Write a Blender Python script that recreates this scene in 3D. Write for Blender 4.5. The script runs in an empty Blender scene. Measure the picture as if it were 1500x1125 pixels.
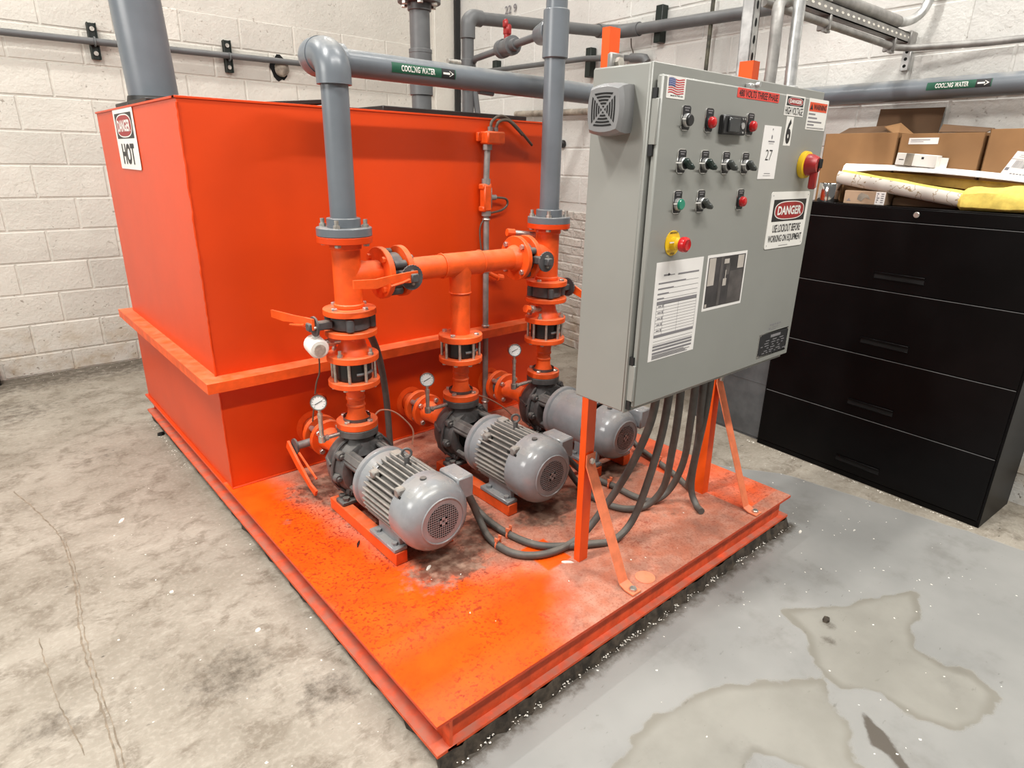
import bpy, bmesh, math, random
import numpy as np
from mathutils import Vector, Matrix, noise
random.seed(7)
V = Vector
SC = bpy.context.scene
COL = SC.collection
PI = math.pi

# ------------------------------------------------------------------ camera
cam_data = bpy.data.cameras.new('camera')
cam = bpy.data.objects.new('camera', cam_data)
COL.objects.link(cam)
SC.camera = cam
cam_data.sensor_width = 36.0
cam_data.lens = 921.8 / 1500 * 36.0
cam_data.clip_start = 0.02
cam_data.clip_end = 60
_p, _y, _r = math.radians(19.548), math.radians(41.278), math.radians(1.188)
fw = V((math.sin(_y) * math.cos(_p), math.cos(_y) * math.cos(_p), -math.sin(_p)))
rt = V((math.cos(_y), -math.sin(_y), 0))
up = rt.cross(fw)
rt2 = math.cos(_r) * rt + math.sin(_r) * up
up2 = -math.sin(_r) * rt + math.cos(_r) * up
m = Matrix((rt2, up2, -fw)).transposed().to_4x4()
m.translation = V((0, 0, 1.47))
cam.matrix_world = m

# ------------------------------------------------------------------ world, lights, exposure
SC.view_settings.view_transform = 'Standard'
SC.view_settings.look = 'None'
SC.view_settings.gamma = 1
SC.view_settings.use_curve_mapping = False
SC.view_settings.exposure = 0.0
w = bpy.data.worlds.new('world')
SC.world = w
w.use_nodes = True
w.node_tree.nodes['Background'].inputs[0].default_value = (1.0, 0.97, 0.93, 1)
w.node_tree.nodes['Background'].inputs[1].default_value = 0.16


def lamp(name, loc, target, sx, sy, power, col=(1, 0.972, 0.925)):
    d = bpy.data.lights.new(name, 'AREA')
    d.shape = 'RECTANGLE'
    d.size, d.size_y = sx, sy
    d.energy = power
    d.color = col
    o = bpy.data.objects.new(name, d)
    COL.objects.link(o)
    o.location = loc
    o.rotation_euler = (V(target) - V(loc)).to_track_quat('-Z', 'Y').to_euler()
    return o


for x, y, zz, pw in ((-0.9, 1.7, 4.7, 190), (-0.5, 4.15, 4.6, 75), (-0.3, -0.9, 4.7, 110), (1.2, -0.9, 4.7, 80), (2.6, -1.0, 4.7, 105), (2.5, 1.3, 4.7, 52), (2.3, 4.1, 4.6, 40)):
    lamp('ceiling_lamp', (x, y, zz), (x, y + 0.001, 0), 1.2, 0.14, pw)
lamp('left_fill', (-3.4, 2.4, 2.9), (0.6, 2.4, 0.9), 2.2, 1.2, 115)  # unseen soft fill, added to brighten the left-facing sides


# ------------------------------------------------------------------ materials
def lin(c):
    return tuple(((v / 255) / 12.92 if v / 255 <= 0.04045 else ((v / 255 + 0.055) / 1.055) ** 2.4) for v in c)


class NT:
    def __init__(s, name):
        s.m = bpy.data.materials.new(name)
        s.m.use_nodes = True
        s.t = s.m.node_tree
        s.b = s.t.nodes['Principled BSDF']
        s.coord = None

    def n(s, typ, **kw):
        nd = s.t.nodes.new(typ)
        for k, v in kw.items():
            if k.startswith('i_'):
                key = k[2:]
                key = int(key) if key.isdigit() else key
                s.set(nd.inputs[key], v)
            else:
                setattr(nd, k, v)
        return nd

    def set(s, sock, v):
        if hasattr(v, 'is_output') or isinstance(v, bpy.types.NodeSocket):
            s.t.links.new(v, sock)
        else:
            if isinstance(v, tuple) and len(v) == 3 and sock.type == 'RGBA':
                v = v + (1,)
            sock.default_value = v

    def pos(s):
        if s.coord is None:
            s.coord = s.n('ShaderNodeNewGeometry')
        return s.coord.outputs['Position']

    def objpos(s):
        return s.n('ShaderNodeTexCoord').outputs['Object']

    def noise(s, scale, detail=4, rough=0.55, vec=None, dist=0.0):
        nd = s.n('ShaderNodeTexNoise', i_Scale=scale, i_Detail=detail, i_Roughness=rough, i_Distortion=dist)
        s.t.links.new(vec if vec is not None else s.pos(), nd.inputs['Vector'])
        return nd.outputs['Fac']

    def ramp(s, fac, lo, hi):
        nd = s.n('ShaderNodeMapRange', clamp=True, interpolation_type='SMOOTHSTEP')
        s.set(nd.inputs[0], fac)
        s.set(nd.inputs[1], lo)
        s.set(nd.inputs[2], hi)
        return nd.outputs[0]

    def mix(s, f, a, b):
        nd = s.n('ShaderNodeMix', data_type='RGBA')
        s.set(nd.inputs[0], f)
        s.set(nd.inputs[6], a)
        s.set(nd.inputs[7], b)
        return nd.outputs[2]

    def math(s, op, a, b=0.0):
        nd = s.n('ShaderNodeMath', operation=op)
        s.set(nd.inputs[0], a)
        s.set(nd.inputs[1], b)
        return nd.outputs[0]

    def up(s):
        s.pos()
        sp = s.n('ShaderNodeSeparateXYZ')
        s.t.links.new(s.coord.outputs['True Normal'], sp.inputs[0])
        return sp.outputs[2]

    def bump(s, h, strength=0.3, dist=0.01):
        nd = s.n('ShaderNodeBump', i_Strength=strength, i_Distance=dist)
        s.set(nd.inputs['Height'], h)
        s.t.links.new(nd.outputs[0], s.b.inputs['Normal'])

    def out(s, col, rough=0.5, metal=0.0, spec=0.5):
        s.set(s.b.inputs['Base Color'], col)
        s.set(s.b.inputs['Roughness'], rough)
        s.set(s.b.inputs['Metallic'], metal)
        s.set(s.b.inputs['Specular IOR Level'], spec)
        return s.m


def simple(name, col, rough=0.5, metal=0.0, vary=0.12, scale=12, dust=0.0, dustcol=(0.42, 0.34, 0.26), bump=0.0, bscale=60, spec=0.5):
    t = NT(name)
    c = col
    if vary:
        f = t.noise(scale)
        dk = tuple(v * (1 - vary) for v in col)
        lt = tuple(min(1, v * (1 + vary)) for v in col)
        c = t.mix(t.ramp(f, 0.3, 0.7), dk, lt)
    r = rough
    if dust:
        u = t.ramp(t.up(), 0.35, 0.95)
        k = t.math('MULTIPLY', t.math('MULTIPLY', u, t.ramp(t.noise(18, 6), 0.2, 0.75)), dust)
        c = t.mix(k, c, dustcol)
        r = t.math('ADD', t.math('MULTIPLY', k, 0.4), rough)
    if bump:
        t.bump(t.noise(bscale, 5), bump, 0.004)
    return t.out(c, r, metal, spec)


M = {}
ORG = (0.65, 0.050, 0.0008)
M['orange'] = simple('orange_paint', ORG, 0.42, vary=0.05, scale=2.5, bump=0.05, bscale=40)
M['orange_bright'] = simple('bright_orange_paint', (0.82, 0.088, 0.004), 0.42, vary=0.06, scale=9)
M['orange_dusty'] = simple('orange_paint_dusty', (0.80, 0.095, 0.01), 0.45, vary=0.14, scale=16, dust=0.45, dustcol=(0.60, 0.27, 0.14), bump=0.12, bscale=70)
M['beam_dusty'] = simple('dusty_beam_paint', (0.70, 0.085, 0.02), 0.6, vary=0.2, scale=20, dust=1.0, dustcol=(0.40, 0.165, 0.115), bump=0.15)
M['orange_brace'] = simple('orange_brace_paint', (0.78, 0.20, 0.085), 0.6, vary=0.12, scale=25, dust=0.3)
M['pvc'] = simple('grey_plastic_pipe', (0.138, 0.156, 0.174), 0.30, vary=0.08, scale=6, dust=0.55, dustcol=(0.38, 0.36, 0.32))
M['pvc_dark'] = simple('dark_grey_plastic_pipe', (0.115, 0.118, 0.12), 0.45, vary=0.10, scale=8, dust=0.4, dustcol=(0.30, 0.28, 0.25))
M['motor'] = simple('grey_motor_enamel', (0.245, 0.258, 0.270), 0.17, vary=0.08, scale=20, dust=0.45, dustcol=(0.36, 0.33, 0.28), bump=0.05)
M['fin'] = simple('dusty_grey_cast_fin', (0.23, 0.22, 0.205), 0.5, vary=0.2, scale=30, dust=0.7, dustcol=(0.42, 0.38, 0.32))
M['castiron'] = simple('dark_grey_cast_iron', (0.085, 0.083, 0.082), 0.5, vary=0.25, scale=25, dust=0.55, dustcol=(0.26, 0.235, 0.20), bump=0.2, bscale=90)
M['valve'] = simple('dark_valve_iron', (0.07, 0.072, 0.075), 0.5, vary=0.2, scale=30, dust=0.4, bump=0.1)
M['black'] = simple('black_paint', (0.008, 0.008, 0.009), 0.35, vary=0.2, scale=10)
M['blackplastic'] = simple('black_plastic', (0.012, 0.012, 0.013), 0.4, vary=0)
M['cabinet'] = simple('black_cabinet_enamel', (0.0028, 0.0024, 0.0025), 0.36, vary=0.25, scale=5, spec=0.11)
M['zinc'] = simple('zinc_plated_steel', (0.55, 0.52, 0.47), 0.38, 0.85, vary=0.2, scale=60)
M['galv'] = simple('galvanised_steel', (0.50, 0.50, 0.49), 0.42, 0.75, vary=0.2, scale=25)
M['galv_dull'] = simple('dull_galvanised_steel', (0.27, 0.26, 0.245), 0.5, 0.35, vary=0.2, scale=20)
M['chrome'] = simple('bright_chrome', (0.72, 0.71, 0.69), 0.12, 1.0, vary=0)
M['panel'] = simple('grey_enclosure_paint', (0.262, 0.264, 0.242), 0.42, vary=0.03, scale=4)
M['horn'] = simple('grey_horn_plastic', (0.20, 0.20, 0.20), 0.4, vary=0.05)
M['white'] = simple('white_print', (0.80, 0.78, 0.73), 0.5, vary=0.02)
M['paper'] = simple('white_paper', (0.82, 0.79, 0.76), 0.7, vary=0.02)
M['ink'] = simple('black_print', (0.012, 0.012, 0.014), 0.5, vary=0)
M['greyink'] = simple('grey_print', (0.22, 0.21, 0.22), 0.6, vary=0)
M['dangerred'] = simple('danger_red_print', (0.32, 0.012, 0.016), 0.45, vary=0)
M['redlabel'] = simple('red_label_vinyl', (0.72, 0.06, 0.045), 0.5, vary=0.03)
M['warnorange'] = simple('warning_orange_print', (0.70, 0.075, 0.02), 0.5, vary=0)
M['redbutton'] = simple('red_button', (0.46, 0.010, 0.012), 0.25, vary=0)
M['knobgreen'] = simple('dark_green_knob', (0.008, 0.022, 0.017), 0.35, vary=0)
M['knobgrey'] = simple('grey_green_knob', (0.055, 0.062, 0.058), 0.4, vary=0)
M['handlered'] = simple('dark_red_handle', (0.30, 0.014, 0.014), 0.4, vary=0)
M['greenbutton'] = simple('green_button', (0.005, 0.22, 0.13), 0.25, vary=0)
M['yellow'] = simple('yellow_plastic', (0.80, 0.52, 0.02), 0.4, vary=0.03)
M['flagblue'] = simple('flag_blue', (0.05, 0.075, 0.24), 0.5, vary=0)
M['flagred'] = simple('flag_red', (0.55, 0.06, 0.07), 0.5, vary=0)
M['labelgreen'] = simple('green_label', (0.008, 0.085, 0.045), 0.5, vary=0.04)
M['rubber'] = simple('grey_rubber_hose', (0.085, 0.08, 0.072), 0.55, vary=0.15, scale=30, dust=0.5, dustcol=(0.24, 0.215, 0.175))
M['wire'] = simple('brown_wire', (0.10, 0.075, 0.055), 0.5, vary=0.1)
M['cardboard'] = simple('brown_cardboard', (0.275, 0.142, 0.055), 0.75, vary=0.10, scale=5)
M['cardboard_dark'] = simple('dark_cardboard', (0.115, 0.060, 0.027), 0.8, vary=0.1, scale=6)
M['carton'] = simple('beige_carton', (0.42, 0.285, 0.185), 0.7, vary=0.06)
M['dustgrout'] = simple('dirty_grout', (0.055, 0.042, 0.03), 0.8, vary=0.6, scale=30, bump=0.6, bscale=70)
M['greyboard'] = simple('grey_painted_board', (0.075, 0.08, 0.083), 0.6, vary=0.22, scale=9)
M['greenstrut'] = simple('dark_green_strut', (0.006, 0.012, 0.009), 0.45, vary=0.2)
M['rod'] = simple('rusty_green_rod', (0.06, 0.055, 0.035), 0.6, vary=0.6, scale=30)
M['crackfill'] = simple('crack_dirt', (0.215, 0.175, 0.128), 0.8, vary=0.3, scale=30)
M['dark'] = simple('dark_void', (0.004, 0.004, 0.004), 0.9, vary=0)  # near-black stand-in for the shade in holes and hollows
M['chip'] = simple('white_chip', (0.80, 0.76, 0.68), 0.8, vary=0.1)
M['fibre'] = simple('yellow_fibreglass', (0.78, 0.60, 0.13), 0.9, vary=0.2, scale=18, bump=0.4, bscale=60)
M['lining'] = simple('aged_fibre_lining', (0.34, 0.225, 0.055), 0.9, vary=0.3, scale=10)
M['rag'] = simple('grey_brown_packing', (0.30, 0.26, 0.21), 0.9, vary=0.4, scale=14, bump=0.5, bscale=30)
M['tubing'] = simple('pinkish_tubing', (0.42, 0.20, 0.13), 0.5, vary=0.1)
M['glass'] = simple('gauge_dial_white', (0.72, 0.72, 0.70), 0.15, vary=0)
M['lid'] = simple('black_tank_lid', (0.010, 0.010, 0.009), 0.5, vary=0.3)
M['screen'] = simple('grey_screen', (0.045, 0.047, 0.048), 0.2, vary=0)
M['photo_dark'] = simple('photo_print_dark', (0.035, 0.03, 0.032), 0.35, vary=0.5, scale=14)
M['photo_mid'] = simple('photo_print_mid', (0.075, 0.065, 0.062), 0.35, vary=0.3, scale=20)
M['photo_light'] = simple('photo_print_light', (0.50, 0.45, 0.40), 0.4, vary=0.1)


def insulation_mat():
    t = NT('white_jacket_stained')
    vz = t.n('ShaderNodeMapping', i_Scale=(1, 1, 1))
    t.t.links.new(t.pos(), vz.inputs[0])
    f = t.noise(14, 3)
    band = t.math('ABSOLUTE', t.math('SUBTRACT', f, 0.5))
    c = t.mix(t.ramp(band, 0.0, 0.02), (0.30, 0.21, 0.10), (0.66, 0.62, 0.56))
    c = t.mix(t.ramp(t.noise(9, 4), 0.55, 0.75), c, (0.45, 0.42, 0.38))
    return t.out(c, 0.7)


M['jacket'] = insulation_mat()


def wall_mat(name, base, pit=1.0):
    t = NT(name)
    oi = t.n('ShaderNodeObjectInfo')
    tone = t.n('ShaderNodeMapRange')
    t.t.links.new(oi.outputs['Random'], tone.inputs[0])
    tone.inputs[3].default_value = 0.90
    tone.inputs[4].default_value = 1.04
    c = t.mix(t.ramp(t.noise(3.0, 5), 0.3, 0.75), tuple(v * 0.90 for v in base), base)
    sc = t.n('ShaderNodeVectorMath', operation='SCALE')
    t.t.links.new(c, sc.inputs[0])
    t.t.links.new(tone.outputs[0], sc.inputs['Scale'])
    c = sc.outputs[0]
    # grime: small pits and scuffs, more towards the floor
    sp = t.n('ShaderNodeSeparateXYZ')
    t.t.links.new(t.pos(), sp.inputs[0])
    low = t.ramp(sp.outputs[2], 0.55, 0.0)
    pits = t.ramp(t.noise(42, 5, 0.62), 0.615, 0.69)
    area = t.ramp(t.noise(3.5, 3), 0.44, 0.62)
    k = t.math('MULTIPLY', pits, t.math('ADD', t.math('MULTIPLY', area, 0.6), t.math('MULTIPLY', low, 0.5)))
    c = t.mix(k, c, (0.17, 0.13, 0.09))
    c = t.mix(t.math('MULTIPLY', low, t.ramp(t.noise(7, 5), 0.42, 0.75)), c, (0.42, 0.33, 0.22))
    h = t.math('ADD', t.noise(55, 6, 0.65), t.math('MULTIPLY', t.noise(9, 4), 1.6))
    t.bump(t.math('SUBTRACT', h, t.math('MULTIPLY', k, 1.0)), 0.42 * pit, 0.010)
    return t.out(c, 0.55)


M['wall'] = wall_mat('painted_block', (0.665, 0.637, 0.570))
M['wallr'] = wall_mat('painted_block_side', (0.665, 0.652, 0.615))
M['brick'] = wall_mat('painted_brick', (0.62, 0.575, 0.52), 2.2)


def floor_mat():
    t = NT('concrete_floor')
    at = t.n('ShaderNodeVertexColor', layer_name='zones')
    sp = t.n('ShaderNodeSeparateColor')
    t.t.links.new(at.outputs['Color'], sp.inputs[0])
    paint, worn, dirt = sp.outputs[0], sp.outputs[1], sp.outputs[2]
    # bare concrete
    n1 = t.noise(2.2, 6, 0.6)
    n2 = t.noise(9, 6, 0.62, dist=0.6)
    n3 = t.noise(60, 5, 0.65)
    c = t.mix(t.ramp(n1, 0.3, 0.7), (0.235, 0.207, 0.163), (0.345, 0.312, 0.258))
    c = t.mix(t.math('MULTIPLY', t.ramp(n2, 0.46, 0.68), 0.75), c, (0.145, 0.118, 0.085))
    c = t.mix(t.math('MULTIPLY', t.ramp(n3, 0.45, 0.7), 0.40), c, (0.42, 0.385, 0.325))
    sw = t.n('ShaderNodeMapping', i_Scale=(14, 40, 10), i_Rotation=(0, 0, 0.9))
    t.t.links.new(t.pos(), sw.inputs[0])
    swn = t.noise(1.0, 6, 0.7, sw.outputs[0], 2.2)
    c = t.mix(t.math('MULTIPLY', t.ramp(swn, 0.50, 0.66), t.math('MULTIPLY', t.ramp(n1, 0.40, 0.62), 0.55)), c, (0.44, 0.405, 0.345))
    c = t.mix(t.math('MULTIPLY', t.ramp(swn, 0.46, 0.34), t.math('MULTIPLY', t.ramp(t.noise(1.3, 4), 0.45, 0.65), 0.6)), c, (0.125, 0.098, 0.066))
    # dark flecks
    st = t.n('ShaderNodeMapping', i_Scale=(22, 55, 20), i_Rotation=(0, 0, 0.5))
    t.t.links.new(t.pos(), st.inputs[0])
    fl = t.ramp(t.noise(1.0, 4, 0.6, st.outputs[0]), 0.655, 0.71)
    fl = t.math('MULTIPLY', fl, t.ramp(t.noise(1.6, 3), 0.42, 0.58))
    # grey coating
    pn = t.noise(5, 5)
    pm = t.ramp(t.math('ADD', paint, t.math('MULTIPLY', t.math('SUBTRACT', pn, 0.5), 0.35)), 0.42, 0.58)
    gc = t.mix(t.ramp(t.noise(1.8, 4), 0.3, 0.7), (0.235, 0.236, 0.225), (0.300, 0.299, 0.284))
    wn = t.ramp(t.math('ADD', worn, t.math('MULTIPLY', t.math('SUBTRACT', t.noise(6, 6, 0.6), 0.5), 0.62)), 0.46, 0.53)
    edge = t.math('MULTIPLY', t.math('MULTIPLY', wn, t.math('SUBTRACT', 1.0, t.ramp(worn, 0.5, 0.66))), 0.5)
    wc = t.mix(t.ramp(t.noise(6, 5), 0.3, 0.7), (0.240, 0.231, 0.200), (0.288, 0.278, 0.243))
    wc = t.mix(edge, wc, (0.13, 0.115, 0.085))
    gc = t.mix(t.math('MULTIPLY', wn, 0.85), gc, wc)
    c = t.mix(pm, c, gc)
    c = t.mix(t.math('MULTIPLY', t.math('MULTIPLY', fl, 0.85), t.math('SUBTRACT', 1.0, t.math('MULTIPLY', pm, 0.55))), c, (0.045, 0.036, 0.027))
    blot = t.math('MULTIPLY', t.ramp(t.noise(3.2, 6, 0.65), 0.53, 0.72), 0.38)
    c = t.mix(t.math('MULTIPLY', blot, pm), c, (0.13, 0.122, 0.108))
    dm = t.ramp(t.math('ADD', dirt, t.math('MULTIPLY', t.math('SUBTRACT', t.noise(24, 6, 0.7), 0.5), 1.15)), 0.42, 0.95)
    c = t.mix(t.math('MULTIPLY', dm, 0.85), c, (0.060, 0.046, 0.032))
    r0 = t.math('ADD', 0.62, t.math('MULTIPLY', pm, -0.36))
    r = t.math('ADD', r0, t.math('MULTIPLY', t.math('MULTIPLY', pm, wn), 0.05))
    r = t.math('ADD', r, t.math('MULTIPLY', dm, 0.2))
    h = t.math('MULTIPLY', t.math('ADD', n3, t.math('MULTIPLY', n2, 1.5)), t.math('SUBTRACT', 1.0, t.math('MULTIPLY', pm, 0.85)))
    t.bump(h, 0.22, 0.006)
    return t.out(c, r)


M['floor'] = floor_mat()


def deck_mat():
    t = NT('orange_deck_paint')
    at = t.n('ShaderNodeVertexColor', layer_name='zones')
    sp = t.n('ShaderNodeSeparateColor')
    t.t.links.new(at.outputs['Color'], sp.inputs[0])
    dust, grime, speck = sp.outputs[0], sp.outputs[1], sp.outputs[2]
    n1 = t.noise(9, 5)
    c = t.mix(t.ramp(n1, 0.3, 0.7), (0.80, 0.070, 0.002), (0.88, 0.100, 0.003))
    dm = t.ramp(t.math('ADD', dust, t.math('MULTIPLY', t.math('SUBTRACT', t.noise(6, 6, 0.6), 0.5), 0.7)), 0.25, 0.85)
    dc = t.mix(t.ramp(t.noise(16, 6, 0.62), 0.35, 0.68), (0.44, 0.165, 0.098), (0.48, 0.255, 0.180))
    dc = t.mix(t.math('MULTIPLY', t.ramp(t.noise(7, 6, 0.62), 0.47, 0.66), 0.75), dc, (0.25, 0.140, 0.100))
    dc = t.mix(t.math('MULTIPLY', t.ramp(t.noise(120, 4, 0.6), 0.50, 0.66), 0.45), dc, (0.22, 0.085, 0.05))
    c = t.mix(t.math('MULTIPLY', dm, 0.92), c, dc)
    # dark specks
    s1 = t.ramp(t.noise(95, 4, 0.62), 0.53, 0.62)
    s2 = t.ramp(t.noise(42, 4, 0.6), 0.62, 0.66)
    pat = t.ramp(t.noise(3.5, 4), 0.32, 0.60)
    k = t.math('MULTIPLY', t.math('MAXIMUM', t.math('MULTIPLY', s1, 0.75), s2), t.math('MULTIPLY', pat, t.math('ADD', speck, 0.60)))
    c = t.mix(t.math('MINIMUM', k, 0.85), c, (0.24, 0.020, 0.005))
    gm = t.ramp(t.math('ADD', grime, t.math('MULTIPLY', t.math('SUBTRACT', t.noise(24, 6, 0.7), 0.5), 1.5)), 0.34, 0.80)
    gcol = t.mix(t.ramp(t.noise(20, 5), 0.40, 0.66), (0.075, 0.036, 0.022), (0.30, 0.205, 0.15))
    c = t.mix(t.math('MULTIPLY', gm, 0.86), c, gcol)
    r = t.math('ADD', 0.36, t.math('MULTIPLY', t.math('MAXIMUM', dm, gm), 0.35))
    t.bump(t.noise(60, 5), 0.12, 0.004)
    return t.out(c, r)


M['deck'] = deck_mat()


# ------------------------------------------------------------------ mesh builder
def frame(axis):
    a = V(axis).normalized()
    r = V((0, 0, 1)) if abs(a.z) < 0.9 else V((1, 0, 0))
    u = r.cross(a).normalized()
    return a, u, a.cross(u)


class MB:
    def __init__(s):
        s.v, s.f = [], []

    def add(s, vs, fs, mt=None):
        o = len(s.v)
        s.v += [tuple((mt @ V(p)) if mt else p) for p in vs]
        s.f += [tuple(i + o for i in f) for f in fs]
        return s

    def box(s, c, d, bev=0.0, mt=None):
        h = [d[0] / 2, d[1] / 2, d[2] / 2]
        b = min(bev, min(h) * 0.9)
        if b <= 0:
            vs = [(c[0] + sx * h[0], c[1] + sy * h[1], c[2] + sz * h[2]) for sx in (-1, 1) for sy in (-1, 1) for sz in (-1, 1)]
            fs = [(0, 1, 3, 2), (4, 6, 7, 5), (0, 4, 5, 1), (2, 3, 7, 6), (0, 2, 6, 4), (1, 5, 7, 3)]
            return s.add(vs, fs, mt)
        vs, idx = [], {}
        for sx in (-1, 1):
            for sy in (-1, 1):
                for sz in (-1, 1):
                    sg = (sx, sy, sz)
                    for a in range(3):
                        p = [c[k] + sg[k] * (h[k] - (0 if k == a else b)) for k in range(3)]
                        idx[sg, a] = len(vs)
                        vs.append(tuple(p))
        fs = []
        for a in range(3):
            e, g = (a + 1) % 3, (a + 2) % 3
            for sa in (-1, 1):
                q = []
                for se, sg2 in ((-1, -1), (1, -1), (1, 1), (-1, 1)):
                    k = [0, 0, 0]
                    k[a], k[e], k[g] = sa, se, sg2
                    q.append(idx[tuple(k), a])
                fs.append(tuple(q if sa > 0 else q[::-1]))
            for se in (-1, 1):
                for sg2 in (-1, 1):
                    k0, k1 = [0, 0, 0], [0, 0, 0]
                    k0[a], k0[e], k0[g] = -1, se, sg2
                    k1[a], k1[e], k1[g] = 1, se, sg2
                    q = [idx[tuple(k0), e], idx[tuple(k1), e], idx[tuple(k1), g], idx[tuple(k0), g]]
                    fs.append(tuple(q if se * sg2 < 0 else q[::-1]))
        for sx in (-1, 1):
            for sy in (-1, 1):
                for sz in (-1, 1):
                    q = [idx[(sx, sy, sz), a] for a in range(3)]
                    fs.append(tuple(q if sx * sy * sz > 0 else q[::-1]))
        return s.add(vs, fs, mt)

    def bx(s, x0, x1, y0, y1, z0, z1, bev=0.0, mt=None):
        return s.box(((x0 + x1) / 2, (y0 + y1) / 2, (z0 + z1) / 2), (x1 - x0, y1 - y0, z1 - z0), bev, mt)

    def lathe(s, p0, axis, prof, n=24):
        a, u, w2 = frame(axis)
        p0 = V(p0)
        rings, vs, fs = [], [], []
        for t, r in prof:
            if r < 1e-6:
                rings.append([len(vs)])
                vs.append(tuple(p0 + a * t))
            else:
                ring = []
                for i in range(n):
                    th = 2 * PI * i / n
                    ring.append(len(vs))
                    vs.append(tuple(p0 + a * t + (u * math.cos(th) + w2 * math.sin(th)) * r))
                rings.append(ring)
        for r0, r1 in zip(rings, rings[1:]):
            for i in range(n):
                j = (i + 1) % n
                if len(r0) == 1 and len(r1) == 1:
                    continue
                if len(r0) == 1:
                    fs.append((r0[0], r1[i], r1[j]))
                elif len(r1) == 1:
                    fs.append((r0[i], r0[j], r1[0])[::-1])
                else:
                    fs.append((r0[i], r1[i], r1[j], r0[j]))
        return s.add(vs, [f[::-1] for f in fs])

    def cyl(s, p0, p1, r0, r1=None, n=20, bev=0.0):
        r1 = r0 if r1 is None else r1
        p0, p1 = V(p0), V(p1)
        L = (p1 - p0).length
        if bev:
            pr = [(0, 0), (0, r0 - bev), (bev, r0), (L - bev, r1), (L, r1 - bev), (L, 0)]
        else:
            pr = [(0, 0), (0, r0), (L, r1), (L, 0)]
        return s.lathe(p0, p1 - p0, pr, n)

    def tube(s, pts, r, n=10, closed=False):
        pts = [V(p) for p in pts]
        N = len(pts)
        tg = []
        for i in range(N):
            a = pts[(i + 1) % N] if (closed or i < N - 1) else pts[i]
            b = pts[i - 1] if (closed or i > 0) else pts[i]
            tg.append((a - b).normalized())
        _, u, w2 = frame(tg[0])
        vs, fs = [], []
        for i in range(N):
            if i:
                q = tg[i - 1].rotation_difference(tg[i])
                u = q @ u
            w2 = tg[i].cross(u).normalized()
            u = w2.cross(tg[i]).normalized()
            rr = r[i] if isinstance(r, (list, tuple)) else r
            for k in range(n):
                th = 2 * PI * k / n
                vs.append(tuple(pts[i] + (u * math.cos(th) + w2 * math.sin(th)) * rr))
        for i in range(N if closed else N - 1):
            j = (i + 1) % N
            for k in range(n):
                l = (k + 1) % n
                fs.append((i * n + k, i * n + l, j * n + l, j * n + k))
        if not closed:
            fs.append(tuple(range(n))[::-1])
            fs.append(tuple((N - 1) * n + k for k in range(n)))
        return s.add(vs, fs)

    def prism(s, poly, o, u, v2, d):
        """polygon in the u,v plane at o, extruded along the vector d"""
        o, u, v2, d = V(o), V(u), V(v2), V(d)
        n = len(poly)
        b = [tuple(o + u * a + v2 * c) for a, c in poly]
        t = [tuple(V(p) + d) for p in b]
        fs = [tuple(range(n)), tuple(range(n, 2 * n))[::-1]]
        for i in range(n):
            j = (i + 1) % n
            fs.append((i, i + n, j + n, j))
        if u.cross(v2).dot(d) > 0:
            fs = [f[::-1] for f in fs]
        return s.add(b + t, fs)

    def quad(s, pts):
        return s.add([tuple(p) for p in pts], [tuple(range(len(pts)))])

    def mesh(s, name, mat, smooth=True, angle=38):
        me = bpy.data.meshes.new(name)
        me.from_pydata(s.v, [], s.f)
        me.materials.append(M[mat] if isinstance(mat, str) else mat)
        if smooth:
            me.polygons.foreach_set('use_smooth', [True] * len(me.polygons))
            me.set_sharp_from_angle(angle=math.radians(angle))
        me.update()
        return me


WM = {}


def thing(name, label, cat, loc, group=None):
    o = bpy.data.objects.new(name, None)
    o.empty_display_size = 0.05
    COL.objects.link(o)
    o.location = loc
    WM[o.name] = Matrix.Translation(V(loc))
    o['label'] = label
    o['category'] = cat
    if group:
        o['group'] = group
    return o


def obj(name, mb, mat, parent=None, label=None, kind=None, smooth=True, angle=38):
    """link a mesh given in world coordinates; a child keeps its parent's origin; far-apart pieces become objects of their own"""
    if parent is not None and kind is None and name != 'lettering':
        parts = pieces(mb)
        if len(parts) > 1:
            return [obj(name, q, mat, parent, label, 'part', smooth, angle) for q in parts][0]
    if kind == 'part':
        kind = None
    me = mb.mesh(name, mat, smooth, angle)
    o = bpy.data.objects.new(name, me)
    COL.objects.link(o)
    if parent is not None:
        o.parent = parent
        pm = WM[parent.name]
        me.transform(pm.inverted())
        WM[o.name] = pm.copy()
    else:
        WM[o.name] = Matrix.Identity(4)
    if label:
        o['label'] = label
    if kind:
        o['kind'] = kind
    return o


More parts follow.
